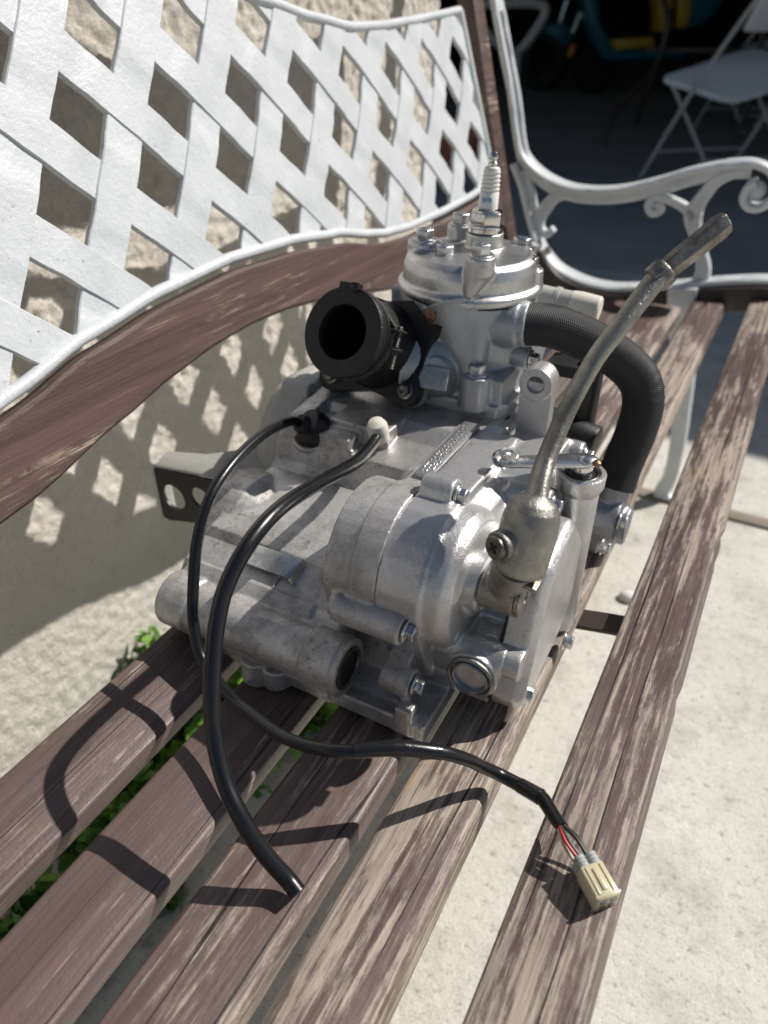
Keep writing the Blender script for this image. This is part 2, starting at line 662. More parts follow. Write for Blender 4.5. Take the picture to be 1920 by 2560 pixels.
# ------------------------------------------------------------------ setting
g = B()
g.box(-40, 40, -20, 60, -.3, 0)
ground = obj('ground', g, M_conc)
ground['kind'] = 'structure'

# stucco wall with real pebble relief
def wall_obj():
    xw, y0, y1, z0, z1 = -.68, -.9, 1.46, -.05, 1.25
    ny, nz = 640, 352
    bm = bmesh.new()
    vs = []
    for j in range(nz + 1):
        row = []
        for i in range(ny + 1):
            y = y0 + (y1 - y0) * i / ny
            z = z0 + (z1 - z0) * j / nz
            h = noise.fractal(Vector((y * 70, z * 70, 3.1)), .8, 2.1, 3) * .0040 * (1.0 if z > .45 else .55 + .45 * max(0, (z - .25) / .2))
            h += noise.noise(Vector((y * 6, z * 6, 8))) * .006
            edge = min(i, ny - i, nz - j)
            if edge == 0:
                h = -.004
            row.append(bm.verts.new((xw + h, y, z)))
        vs.append(row)
    for j in range(nz):
        for i in range(ny):
            bm.faces.new((vs[j][i], vs[j][i + 1], vs[j + 1][i + 1], vs[j + 1][i]))
    # back, top and ends
    xb = xw - .18
    c = [bm.verts.new((xb, y, z)) for y in (y0, y1) for z in (z0, z1)]
    bm.faces.new([c[0], c[1], c[3], c[2]])
    bm.faces.new([vs[nz][i] for i in range(ny + 1)] + [c[3], c[1]])
    bm.faces.new([vs[j][ny] for j in range(nz + 1)] + [c[3], c[2]])
    bm.faces.new([vs[j][0] for j in range(nz + 1)] + [c[1], c[0]])
    o = obj('garden_wall', bm, M_stucco, angle=60)
    tag(o, 'beige stucco wall close behind the lattice bench back', 'wall')
    return o


wall_obj()

# joint strip in the patio
j = B()
j.box(-2.5, 3.0, 1.352, 1.385, .0, .006)
tag(obj('paving_joint', j, M_strip, bevel=.002), 'narrow weathered strip set across the concrete past the bench legs', 'paving strip')
pb = B()
pb.sphere((-.085, 1.02, .006), .016, 16, (1, .8, .55))
tag(obj('pebble', pb, M_stone), 'small whitish stone on the concrete below the bench seat', 'stone')

# shaded garage beyond the bench: its unseen roof, enlarged, throws the deep shade over the ground
gar = thing('garage', 'dark open garage behind the bench end with vehicles inside', 'garage', (-3, 14, 0))
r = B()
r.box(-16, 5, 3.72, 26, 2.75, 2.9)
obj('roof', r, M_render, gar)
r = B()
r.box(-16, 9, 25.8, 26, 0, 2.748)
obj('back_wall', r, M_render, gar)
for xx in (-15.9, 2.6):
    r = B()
    r.box(xx, xx + .15, 4.4, 25.8, 0, 2.748)  # unseen walls, added close in to block sky light
    obj('sky_block_wall', r, M_render, gar)
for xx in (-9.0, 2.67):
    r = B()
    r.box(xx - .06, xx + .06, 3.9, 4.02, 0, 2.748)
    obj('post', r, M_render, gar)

fl_ = B()
fl_.box(-15.7, 2.55, 2.9, 25.7, -.02, .004)  # floor sheet added to set the tone of the shaded ground
floor_ = obj('toned_garage_floor', fl_, M_floor_tint)
floor_['kind'] = 'structure'

# ------------------------------------------------------------------ bench
bench = thing('garden_bench', 'weathered bench with peeling brown slats, white lattice back and iron ends', 'bench', (-.2, .54, 0))
Y0, Y1 = -.30, 1.395
slats = [((-.3436, -.3904), (-.2872, -.4027), (.35, .10, .35)), ((-.2713, -.4053), (-.216, -.4114), (.35, .12, .35)),
         ((-.1998, -.4123), (-.1396, -.4123), (.42, .14, .4)), ((-.129, -.4117), (-.0763, -.4062), (.505, .22, .9)),
         ((-.040, -.4003), (.0115, -.3883), (.495, .18, 1.6))]
for n, (a, b_, col) in enumerate(slats):
    ax, az = a[0], a[1] + .82
    bx_, bz = b_[0], b_[1] + .82
    w = math.hypot(bx_ - ax, bz - az)
    th = .022 if n != 3 else .026
    tilt = math.atan2(bz - az, bx_ - ax)
    bm = bmesh.new()
    ny = 120
    prof = []
    rr = .0035 if n != 3 else .006
    for cx_, cz_, a0 in ((w / 2 - rr, -rr, 0), (-w / 2 + rr, -rr, 90), (-w / 2 + rr, -th + rr, 180), (w / 2 - rr, -th + rr, 270)):
        for q in range(4):
            an = RAD(a0 + q * 30)
            prof.append((cx_ + rr * math.cos(an), cz_ + rr * math.sin(an)))
    rows = []
    for i in range(ny + 1):
        y = Y0 + ((1.288, 1.292, 1.312, 1.362, 1.376)[n] - Y0) * i / ny
        row = []
        for (px_, pz_) in prof:
            wob = noise.noise(Vector((px_ * 20 + n * 7, y * 9, pz_ * 30))) * .0009
            chip = 0.0
            if n == 4 and px_ > w / 2 - .004:
                chip = -max(0, noise.noise(Vector((n, y * 45, 4.2))) - .30) * .007
            row.append(bm.verts.new((px_ + wob + chip, y - .54, pz_ + wob * .6)))
        rows.append(row)
    m = len(prof)
    for i in range(ny):
        for k in range(m):
            bm.faces.new((rows[i][k], rows[i][(k + 1) % m], rows[i + 1][(k + 1) % m], rows[i + 1][k]))
    bm.faces.new(rows[0])
    bm.faces.new(rows[-1][::-1])
    bmesh.ops.recalc_face_normals(bm, faces=bm.faces[:])
    me = bpy.data.meshes.new('slat')
    bm.to_mesh(me)
    bm.free()
    me.transform(Matrix.Scale(S, 4))
    me.shade_smooth()
    me.set_sharp_from_angle(angle=RAD(50))
    me.materials.append(M_slat)
    o = bpy.data.objects.new('slat', me)
    COL.objects.link(o)
    o.parent = bench
    o.location = ((Vector(((ax + bx_) / 2, .54, (az + bz) / 2))) - Vector(bench['o'])) * S
    o.rotation_euler = (0, -tilt, 0)
    o.color = (*col, 1)
    # recessed carriage bolt near the far end
    bb = B()
    bb.lathe(((ax + bx_) / 2, (1.268, 1.272, 1.292, 1.342, 1.356)[n], (az + bz) / 2 - .001), (0, 0, 1), [(.006, 0), (.006, .001), (.004, .0022), (0, .0026)], 14)
    obj('bolt', bb, M_brown_iron, bench)

REC, X0, Z0 = RAD(15), -.42, .45
BK_N = Vector((math.cos(REC), 0, math.sin(REC)))         # faces the sitter


def back(s, h, t=0.0):
    """point on the reclined back: s along the bench, h up the slope, t proud of it"""
    return Vector((X0 - h * math.sin(REC), s, Z0 + h * math.cos(REC))) + BK_N * t


def interp(tab, s):
    if s <= tab[0][0]:
        return tab[0][1]
    for (a, va), (b2, vb) in zip(tab[:-1], tab[1:]):
        if s <= b2:
            k = (s - a) / (b2 - a)
            k = k * k * (3 - 2 * k) * .4 + k * .6
            return va + (vb - va) * k
    return tab[-1][1]


MID = .545


def sym(tab):
    """tables are measured on the far half and mirrored about the bench middle"""
    far = [p for p in tab if p[0] >= MID]
    near = [(2 * MID - s, v) for s, v in far[::-1] if s > MID + 1e-6]
    return near + far


BOT = sym([(.545, .184), (.64, .1795), (.728, .169), (.80, .153), (.8355, .1465), (.90, .1413), (1.0, .1405), (1.10, .143), (1.195, .150)])
TOP = sym([(.545, .432), (.62, .412), (.704, .3934), (.781, .3795), (.859, .3695), (.93, .370), (1.01, .3745), (1.10, .381), (1.18, .387)])
RBOT = sym([(.545, .1215), (.60, .119), (.66, .112), (.729, .0995), (.83, .079), (.92, .0695), (1.05, .069), (1.22, .075)])
SL, SR = 2 * MID - 1.185, 1.185


def right_edge(h):
    return 1.2045 - (h - .147) * .128


def left_edge(h):
    return 2 * MID - right_edge(h)


# lattice strips: each one a bar clipped to the outline of the panel
HC = Vector((.392, .2596))
a1 = Vector((.1004, .0015))
a2 = Vector((.0425, .0563))
a3 = a2 - a1


def inside(p):
    return left_edge(p.y) <= p.x <= right_edge(p.y) and interp(BOT, p.x) <= p.y <= interp(TOP, p.x)


def strip(origin, d, half, t0, sgn, thick):
    d = d.normalized()
    nrm = Vector((-d.y, d.x))
    run, runs = [], []
    k = -900
    while k <= 900:
        p = origin + d * (k * .002)
        if inside(p):
            run.append(p)
        elif run:
            runs.append(run)
            run = []
        k += 1
    for run in runs:
        if len(run) < 5:
            continue
        p0, p1 = run[0] - d * .03, run[-1] + d * .03
        n = max(2, int((p1 - p0).length / .006))
        bm = bmesh.new()
        rows = []
        for i in range(n + 1):
            p = p0 + (p1 - p0) * (i / n)
            # woven look: rise and fall over every crossing
            vv = ((p - HC).y * a1.x - (p - HC).x * a1.y) / (a1.x * a2.y - a1.y * a2.x)
            ph = sgn * .0008 * math.tanh(6 * math.cos(math.pi * vv)) + noise.noise(Vector((p.x * 31, p.y * 31, sgn * 9))) * .0006
            row = []
            for e, t in ((-1, 0), (-1, thick - .0010), (-.955, thick), (.955, thick), (1, thick - .0010), (1, 0)):
                wv = noise.noise(Vector((p.x * 60, p.y * 60, e * 3 + 5))) * .0007
                q = p + nrm * (half * e + wv)
                q.x = min(max(q.x, left_edge(q.y)), right_edge(q.y))
                q.y = min(max(q.y, interp(BOT, q.x)), interp(TOP, q.x))
                row.append(bm.verts.new(back(q.x, q.y, t0 + t + ph)))
            rows.append(row)
        for i in range(n):
            for q in range(6):
                bm.faces.new((rows[i][q], rows[i][(q + 1) % 6], rows[i + 1][(q + 1) % 6], rows[i + 1][q]))
        bm.faces.new(rows[0])
        bm.faces.new(rows[-1][::-1])
        obj('lattice_strip', bm, M_white, bench, angle=18)


# strips run half-way between neighbouring hole centres
area = abs(a1.x * a2.y - a1.y * a2.x)
d_a = area / a2.length - .0385      # width = spacing minus clear hole
d_b = area / a3.length - .0420
for k in range(-9, 10):
    strip(HC + a1 * (k + .5), a2, .0174, 0.0, 1, .0055)
    strip(HC + a1 * (k + .5), a3, .0161, 0.0, -1, .0055)


def sweep(tab_s, fn, prof, name, mat, parent, angle=50, bevel=0):
    """sweep a (h, t) outline along the back"""
    bm = bmesh.new()
    rows = []
    for s in tab_s:
        rows.append([bm.verts.new(back(s, fn(s) + h, t)) for h, t in prof])
    m = len(prof)
    for i in range(len(rows) - 1):
        for q in range(m):
            bm.faces.new((rows[i][q], rows[i][(q + 1) % m], rows[i + 1][(q + 1) % m], rows[i + 1][q]))
    bm.faces.new(rows[0])
    bm.faces.new(rows[-1][::-1])
    return obj(name, bm, mat, parent, angle=angle)


ss = [SL - .015 + (SR + .03 - SL) * i / 150 for i in range(151)]
rim = [(.0055 * math.cos(a), .0036 + .0058 * math.sin(a)) for a in [RAD(i * 36) for i in range(10)]]
sweep([s for s in ss if s <= 1.203 and s >= 2 * MID - 1.203], lambda s: interp(BOT, s) + .001, rim, 'lattice_border', M_white, bench)
sweep([s for s in ss if s <= 1.176 and s >= 2 * MID - 1.176], lambda s: interp(TOP, s), rim, 'lattice_border', M_white, bench)
for fn in (right_edge, left_edge):
    t = B()
    t.tube([back(fn(h), h, .0035) for h in (.148, .2, .26, .32, .386)], .0062, 10, 4)
    obj('lattice_border', t, M_white, bench)


def rail_prof(lo, hi, t0, t1, r=.003):
    return [(lo + r, t0), (hi - r, t0), (hi, t0 + r), (hi, t1 - r), (hi - r, t1), (lo + r, t1), (lo, t1 - r), (lo, t0 + r)]


def board(name, fl, fh, s0, s1, t0, t1, n=140):
    bm = bmesh.new()
    rows = []
    for i in range(n + 1):
        s = s0 + (s1 - s0) * i / n
        row = []
        lo, hi = fl(s), fh(s)
        for h, t in rail_prof(lo, hi, t0, t1, .0028):
            wv = noise.noise(Vector((s * 14, h * 30, t * 90))) * .0007
            row.append(bm.verts.new(back(s, h + wv, t + wv * .5)))
        rows.append(row)
    for i in range(n):
        for q in range(8):
            bm.faces.new((rows[i][q], rows[i][(q + 1) % 8], rows[i + 1][(q + 1) % 8], rows[i + 1][q]))
    bm.faces.new(rows[0])
    bm.faces.new(rows[-1][::-1])
    o = obj(name, bm, M_rail, bench, angle=40)
    return o


rail = board('lower_back_rail', lambda s: interp(RBOT, s), lambda s: interp(BOT, s) - .0105, -.16, 1.25, -.012, .009)
rail.color = (.30, 0, 0, 1)
rail = board('upper_back_rail', lambda s: interp(TOP, s) + .030 + max(0, .03 - abs(s - .9) * .1), lambda s: interp(TOP, s) + .150, -.16, 1.25, -.014, .008)
rail.color = (.36, 0, 0, 1)
for s0 in (1.217, 2 * MID - 1.257):
    bm = B()
    vs = [back(s, h, t) for s in (s0, s0 + .040) for h in (.02, .53) for t in (-.016, .010)]
    bm._add(vs, [(0, 1, 3, 2), (4, 6, 7, 5), (0, 4, 5, 1), (2, 3, 7, 6), (0, 2, 6, 4), (1, 5, 7, 3)])
    o = obj('back_post', bm, M_rail, bench, bevel=.002)
    o.color = (.36, 0, 0, 1)

# cast-iron end frame in the plane y = const
def ribbon(bld, pts, wid, y0, y1, sub=8):
    """flat bar following (x, z) points, width in the plane, y0..y1 deep"""
    pts = [Vector((p[0], 0, p[1])) for p in pts]
    wd = wid if isinstance(wid, (list, tuple)) else [wid] * len(pts)
    P, W = smooth_path(pts, wd, sub)
    n = len(P)
    rows = []
    for i in range(n):
        t = (P[min(i + 1, n - 1)] - P[max(i - 1, 0)]).normalized()
        nm = Vector((-t.z, 0, t.x))
        h = W[i] / 2
        e = min(.003, h * .5, (y1 - y0) * .3)
        ring = [(h, y0 + e), (h - e, y0), (-h + e, y0), (-h, y0 + e), (-h, y1 - e), (-h + e, y1), (h - e, y1), (h, y1 - e)]
        rows.append([bld.bm.verts.new((P[i].x + nm.x * a, yy, P[i].z + nm.z * a)) for a, yy in ring])
    for i in range(n - 1):
        for q in range(8):
            bld.bm.faces.new((rows[i][q], rows[i][(q + 1) % 8], rows[i + 1][(q + 1) % 8], rows[i + 1][q]))
    bld.bm.faces.new(rows[0])
    bld.bm.faces.new(rows[-1][::-1])


arm = [(-.60, 1.02), (-.575, .94), (-.544, .839), (-.525, .781), (-.503, .716), (-.484, .645), (-.468, .611), (-.43, .584), (-.382, .569), (-.331, .568), (-.281, .576), (-.228, .593), (-.179, .612), (-.131, .625), (-.095, .629), (-.066, .621), (-.050, .603), (-.050, .582), (-.062, .567), (-.080, .565), (-.092, .577), (-.090, .594), (-.078, .600)]
low = [(-.486, .60), (-.466, .565), (-.448, .520), (-.428, .474), (-.407, .447), (-.376, .424), (-.328, .409), (-.282, .405), (-.24, .410), (-.204, .4165), (-.125, .435), (-.081, .445), (-.021, .455), (.035, .452), (.07, .43), (.075, .39), (.045, .36)]


def end_frame(ye):
    parts = []
    f = B()
    ribbon(f, [(x, z - .004) for x, z in arm[:15]], .009, ye - .021, ye + .021)           # broad top flange
    ribbon(f, [(x + .004, z - .016) for x, z in arm[2:15]], .022, ye - .006, ye + .006)   # web below it
    ribbon(f, [(x, z - .004) for x, z in arm[13:]], [.012] * 9 + [.016], ye - .017, ye + .017)
    f.sphere((-.077, ye, .585), .016, 16, (1, .75, 1))
    parts.append(obj('armrest', f, M_white, bench, angle=45))
    f = B()
    ribbon(f, [(x, z - .004) for x, z in low], .009, ye - .021, ye + .021)
    parts.append(obj('seat_frame', f, M_white, bench, angle=45))
    f = B()
    ribbon(f, [(x, z - .031) for x, z in low[3:14]], .044, ye - .030, ye + .016)
    parts.append(obj('end_board', f, M_brown_iron, bench, angle=45))
    def piece(pts, wid, dz=.008):
        f = B()
        ribbon(f, pts, wid, ye - dz, ye + dz)
        parts.append(obj('scrollwork', f, M_white, bench, angle=45))
    piece([(-.375, .556), (-.403, .546), (-.421, .524), (-.430, .503), (-.425, .486), (-.411, .481), (-.400, .491)], [.018, .020, .023, .022, .018, .014, .012])
    piece([(-.470, .585), (-.455, .55), (-.442, .51), (-.432, .48)], .022, .007)
    piece([(-.127, .428), (-.127, .455), (-.138, .482), (-.152, .509), (-.160, .527), (-.163, .541), (-.160, .556), (-.152, .574), (-.140, .594), (-.120, .606), (-.10, .612)], [.03, .024, .02, .02, .026, .03, .024, .022, .02, .016, .012])
    piece([(-.160, .534), (-.176, .548), (-.200, .558), (-.218, .561), (-.232, .560), (-.239, .549), (-.231, .537), (-.219, .540), (-.221, .549), (-.227, .551)], [.02, .016, .014, .014, .013, .013, .013, .013, .013, .012])
    f = B()
    ribbon(f, [(-.150, .425), (-.140, .36), (-.115, .285), (-.102, .20), (-.094, .129), (-.092, .058), (-.100, .012), (-.075, .003)], [.05, .042, .034, .03, .028, .026, .03, .014], ye - .036, ye - .012)
    parts.append(obj('leg', f, M_white, bench, angle=45))
    f = B()
    ribbon(f, [(-.44, .47), (-.46, .36), (-.475, .25), (-.47, .13), (-.455, .05), (-.475, .012), (-.50, .003)], [.05, .04, .034, .03, .028, .03, .014], ye - .036, ye - .012)
    parts.append(obj('leg', f, M_white, bench, angle=45))
    return parts


fp = end_frame(1.392)
for p in fp:                       # the near end behind the camera shares the meshes
    c = p.copy()
    COL.objects.link(c)
    c.parent = bench
    c.location = p.location + Vector((0, (2 * MID - 2 * 1.392 + .02) * S, 0))
    c.name = p.data.name
# flat iron strap under the seat
f = B()
ribbon(f, [(-.352, .385), (-.28, .378), (-.2, .376), (-.11, .383), (-.05, .3945), (.0, .405)], .004, .478, .503)
obj('seat_strap', f, M_brown_iron, bench)

# ------------------------------------------------------------------ engine
EO = (-.215, .45, .412)
eng = thing('motorcycle_engine', 'grey two-stroke motorcycle engine with kick lever standing on the bench seat', 'engine', EO)

# crankcase: one cast body
c = B()
main = [(.302, .4145), (.293, .43), (.298, .464), (.312, .479), (.34, .489), (.39, .4965), (.424, .500), (.432, .506), (.438, .524), (.47, .532), (.485, .542), (.63, .544), (.672, .51), (.688, .45), (.66, .4145)]
c.prism(main, 'x', -.343, -.2020)
c.prism([(.330, .4145), (.324, .43), (.324, .475), (.332, .4865)] + main[5:], 'x', -.2030, -.1725)
c.cx(-.362, -.33, .388, .455, .050)
c.cx(-.352, -.33, .388, .455, .054)
c.cx(-.3305, -.27, .388, .455, .054, .030)
c.cx(-.352, -.135, .55, .482, .062)
c.cx(-.212, -.1725, .354, .511, .0500)
c.cx(-.192, -.1725, .354, .511, .0525)
c.box(-.192, -.1725, .37, .474, .50, .5565)
c.box(-.287, -.165, .495, .642, .50, .5405)
c.box(-.338, -.272, .438, .50, .50, .537)
c.box(-.300, -.245, .455, .50, .51, .543)
c.cx(-.334, -.195, .292, .456, .0195)
c.cx(-.340, -.315, .292, .456, .0215)
c.cx(-.214, -.1895, .292, .456, .0215)
c.box(-.325, -.2, .296, .335, .444, .474)
sump = [(.290, .4145), (.286, .430), (.300, .448), (.34, .47), (.60, .47), (.62, .4145)]
c.prism(sump, 'x', -.30, -.2020)
c.prism([(.325, .4145), (.325, .47), (.60, .47), (.62, .4145)], 'x', -.2030, -.150)
c.box(-.16, -.128, .33, .60, .4145, .46)
c.box(-.205, -.128, .2905, .36, .4145, .4290)
c.prism([(.300, .4145), (.302, .430), (.318, .436), (.324, .470), (.36, .47), (.36, .4145)], 'x', -.205, -.152)
c.cz(-.262, .288, .4145, .436, .013)
c.cz(-.247, .290, .4145, .432, .011)
c.cx(-.200, -.150, .3015, .4995, .0106)
c.prism(hull_circles([(.3035, .4985, .0085), (.325, .500, .020)]), 'x', -.204, -.160)
c.cx(-.166, -.144, .305, .450, .0108)
c.prism(hull_circles([(.306, .450, .0100), (.335, .452, .020)]), 'x', -.166, -.150)
c.box(-.150, -.138, .2885, .30, .416, .440)
c.sphere((-.193, .398, .545), .011, 14)
c.prism([(.333, .47), (.338, .4935), (.36, .4985), (.40, .5035), (.420, .5045), (.426, .498), (.42, .47)], 'x', -.338, -.225)
c.prism([(.437, .50), (.441, .5395), (.452, .5425), (.475, .5445), (.50, .5455), (.50, .50)], 'x', -.335, -.318)
c.prism([(.300, .4665), (.3035, .4745), (.312, .4805), (.312, .46)], 'x', -.338, -.225)
c.cyl((-.314, .452, .525), (-.314, .4475, .5310), .0185)
crank = obj('crankcase', c, M_case, eng, voxel=.0011, smooth=3)
sm = B()
sm.tube([(-.262, y, z + .0001) for y, z in main[2:6]] + [(-.262, .341, .4945)][:0], .0007, 6, 3)
obj('casting_seam', sm, M_case, eng)

# pivot bush in the rear mounting tube
b = B()
b.lathe((-.1888, .292, .456), (1, 0, 0), [(.0208, -.002), (.0208, .0015), (.0198, .0022), (.0160, .0022), (.0150, .0014), (.0150, -.002)], 40, True)
pv = obj('pivot_tube', b, M_case, eng)
b = B()
b.lathe((-.1888, .292, .456), (1, 0, 0), [(.0152, .0000), (.0152, .0034), (.0128, .0034), (.0122, .0026), (.0122, .0010), (.0150, .0006)], 36, True)
obj('bush', b, M_steel_dark, pv)
b = B()
b.lathe((-.1888, .292, .456), (1, 0, 0), [(.0130, .0005), (.0122, .0012), (0, .0012)], 32)  # dark disc stands in for the shade inside the bore
obj('bore', b, M_dark, pv)

# clutch-side cover
c = B()
c.prism(hull_circles([(.354, .511, .0515), (.455, .485, .0725), (.34, .445, .015), (.42, .545, .0125), (.468, .545, .0125)]), 'x', -.1730, -.142)
sh_ = hull_circles([(.354, .511, .0495), (.446, .496, .058)])
for q0, q1 in ((0, .25), (.25, .5), (.5, .75), (.75, 1)):
    k0, k1 = [1 - .40 * (1 - math.sqrt(1 - (q * .97) ** 2)) - .12 * q for q in (q0, q1)]
    c.prism([(.40 + (y - .40) * k0, .500 + (z - .500) * k0) for y, z in sh_], 'x', -.150 + .028 * q0 - .0005, -.150 + .028 * q1, [(.40 + (y - .40) * k1, .500 + (z - .500) * k1) for y, z in sh_])
c.cx(-.1730, -.1685, .354, .511, .0512)
c.lathe((-.1705, .354, .511), (1, 0, 0), [(.0490, 0), (.0490, .030), (.0475, .040), (.042, .046), (.030, .0475), (.024, .0475), (.022, .052), (0, .052)], 56)
c.cx(-.1705, -.112, .452, .486, .0705)
c.cx(-.13, -.0985, .415, .482, .054)
c.box(-.1705, -.100, .332, .43, .428, .478)
c.cx(-.1705, -.148, .369, .5635, .0105)
c.cx(-.165, -.0915, .338, .4675, .0115)
c.cx(-.165, -.100, .343, .441, .014)
c.cx(-.13, -.0985, .421, .541, .0105)
c.cx(-.15, -.0985, .50, .540, .0105)
c.cx(-.1705, -.156, .478, .549, .010)
c.cyl((-.111, .39, .457), (-.111, .324, .457), .0185)
c.box(-.150, -.11, .42, .50, .50, .552)
cov = obj('clutch_cover', c, M_cover, eng, voxel=.0012, smooth=8)

# kick shaft seal
b = B()
b.lathe((-.1195, .347, .5185), (1, 0, 0), [(.0195, 0), (.0195, .004), (.0175, .0058), (.0150, .0058), (.0142, .001), (.0142, -.004), (.0195, -.004)], 40, True)
obj('seal_housing', b, M_cover, eng)
b = B()
b.lathe((-.1195, .347, .5185), (1, 0, 0), [(.0141, .0005), (.0141, .0035), (.012, .005), (.0085, .0048), (0, .0048)], 36)
obj('oil_seal', b, M_seal, eng)

# round plug at the rear
b = B()
b.lathe((-.111, .3225, .457), (0, -1, 0), [(.0165, -.004), (.0165, .0005), (.0150, .0016), (.0138, .0005), (.0130, -.004)], 44, True)
pl = obj('timing_plug', b, M_kick, eng)
b = B()
b.lathe((-.111, .3225, .457), (0, -1, 0), [(.0128, -.0035), (.0128, .001), (.0119, .002), (.0110, .001), (.0106, -.002), (.0, -.002)], 40)
obj('plug_face', b, M_pump, pl)

# outer clutch cap with bevelled face
outer = [(.402, .4795, .0500), (.346, .4395, .0150), (.372, .518, .016), (.405, .527, .015)]
inner = [(.402, .4795, .0430), (.350, .4425, .008), (.376, .512, .009), (.404, .520, .008)]
c = B()
po = hull_circles(outer, 40)
c.prism(po, 'x', -.0985, -.084)
c.prism(hull_circles([(y, z, r_) for y, z, r_ in outer], 40), 'x', -.084, -.0835)
for k in range(6):
    f0, f1 = k / 6, (k + 1) / 6
    cs = [(y, z, r_ + (ri[2] - r_) * f0 ** 1.6) for (y, z, r_), ri in zip(outer, inner)]
    c.prism(hull_circles(cs, 40), 'x', -.0850, -.084 + .0075 * f1)
c.cx(-.0985, -.081, .338, .4675, .0105)
c.cx(-.0985, -.0805, .347, .4395, .011)
outc = obj('clutch_cap', c, M_cover, eng, voxel=.0011, smooth=5)
g_ = B()
g_.prism(hull_circles([(y, z, r_ + .0006) for y, z, r_ in outer], 40), 'x', -.0992, -.0979)
obj('gasket', g_, M_dark, eng)

# clutch release tower with actuating arm
c = B()
c.cz(-.0875, .4485, .418, .546, .0148)
c.box(-.13, -.088, .436, .461, .418, .545)
c.lathe((-.0875, .4485, .546), (0, 0, 1), [(.0150, -.004), (.0172, .001), (.0174, .010), (.0162, .0112), (.0138, .0112), (.0132, .009), (.0132, .004), (0, .004)], 40)
obj('release_tower', c, M_cover, eng)
b = B()
b.lathe((-.0875, .4485, .5505), (0, 0, 1), [(.0131, 0), (.0131, .0045), (.0115, .0055), (.0105, .004), (.0098, .0052), (.0082, .0052), (0, .005)], 36)
obj('oil_seal', b, M_seal, eng)
b = B()
b.lathe((-.0875, .4485, .5505), (0, 0, 1), [(.0075, .002), (.0075, .012), (.0068, .0135), (0, .0135)], 28)
obj('release_shaft', b, M_chrome, eng)
arm_p = hull_circles([(-.0865, .448, .0085), (-.132, .4205, .0062)], 24)
b = B()
b.prism(arm_p, 'z', .5642, .5672)
rel = obj('release_arm', b, M_zinc, eng, bevel=.0006)
b = B()
b.lathe((-.0835, .4465, .5672), (0, 0, 1), [(.0068, 0), (.0066, .0012), (.0045, .0028), (0, .0033)], 24)
obj('rivet', b, M_zinc, rel)
b = B()
b.lathe((-.0775, .4435, .5672), (0, 0, 1), [(.0032, 0), (.003, .0022), (.0015, .0034), (0, .0036)], 18)
obj('weld_spot', b, M_copper, rel)
b = B()       # folded fork end with its cable slot
b.lathe((-.132, .4205, .5715), (0, 0, 1), [(.0066, 0), (.0066, .0024), (.0034, .0024), (.0034, 0)], 28, True)
b.tube([(-.1325, .4142, .5657), (-.1385, .4150, .5657), (-.1412, .4168, .5692), (-.1385, .418, .5727), (-.134, .4195, .5727)], .0019, 8, 5, (1, 2.2))
obj('cable_fork', b, M_zinc, rel)

# engine mounting lug
c = B()
c.obox((-.1395, .498, .562), (1, 0, 0), (0, 1, 0), (0, 0, 1), .0125, .0055, .033)
c.lathe((-.1395, .4885, .594), (0, 1, 0), [(.0128, 0), (.0128, .018), (.0066, .018), (.0066, 0)], 40, True)
c.box(-.160, -.105, .488, .52, .528, .541)
lug = obj('mounting_lug', c, M_cover, eng, voxel=.0008, smooth=4)

# identification strip with raised marks
b = B()
b.box(-.1868, -.1738, .386, .473, .5555, .5604)
strip_o = obj('identification_strip', b, M_label, eng, bevel=.0006)
b = B()
rnd = random.Random(3)
yy = .391
while yy < .466:
    x = -.1845
    for q in range(rnd.choice((2, 3, 3))):
        lx = rnd.uniform(.0006, .0022)
        if rnd.random() < .5:
            b.box(x, x + lx, yy, yy + .0008, .5604, .5611)
        else:
            b.box(x, x + .0008, yy, yy + rnd.uniform(.001, .0028), .5604, .5611)
        x += rnd.uniform(.0028, .0038)
    yy += rnd.uniform(.0032, .0050)
obj('raised_marks', b, M_cover, strip_o)

# left-hand housing pieces
c = B()
c.lathe((-.343, .518, .480), (-1, 0, 0), [(.070, 0), (.0705, .014), (.068, .026), (.060, .040), (.045, .050), (.025, .0535), (0, .054)], 56)
c.cx(-.368, -.34, .490, .5430, .0085)
c.cx(-.372, -.34, .485, .435, .0085)
obj('flywheel_cover', c, M_grey, eng, voxel=.0014, smooth=3)
b = B()
n = 13
star = []
for i in range(n * 4):
    rr = .0112 if (i // 2) % 2 else .0092
    an = 2 * math.pi * i / (n * 4)
    star.append((.372 + rr * math.cos(an), .4605 + rr * math.sin(an)))
b.prism(star, 'x', -.372, -.35)
obj('output_shaft', b, M_steel_dark, eng)

# grey guard bracket with two holes
gb = B()
gb.obox((-.390, .4365, .4635), (1, 0, .02), (0, 1, .35), (-.02, -.35, 1), .0, .0, .0)
gb = B()
outl = [(-.488, .428), (-.40, .430), (-.372, .434), (-.345, .43), (-.322, .446), (-.318, .468), (-.36, .482), (-.40, .462), (-.44, .452), (-.488, .448)]
zt = lambda x, y: .4585 + (x + .488) * .10 + max(0, y - .44) * .75
top = [(x, y, zt(x, y)) for x, y in outl]
bot_ = [(x, y, zt(x, y) - .003) for x, y in outl]
nn_ = len(outl)
gb._add(top + bot_, [tuple(range(nn_)), tuple(range(2 * nn_ - 1, nn_ - 1, -1))] + [(i, nn_ + i, nn_ + (i + 1) % nn_, (i + 1) % nn_) for i in range(nn_)])
brk = obj('guard_bracket', gb, M_grey, eng, bevel=.0012)
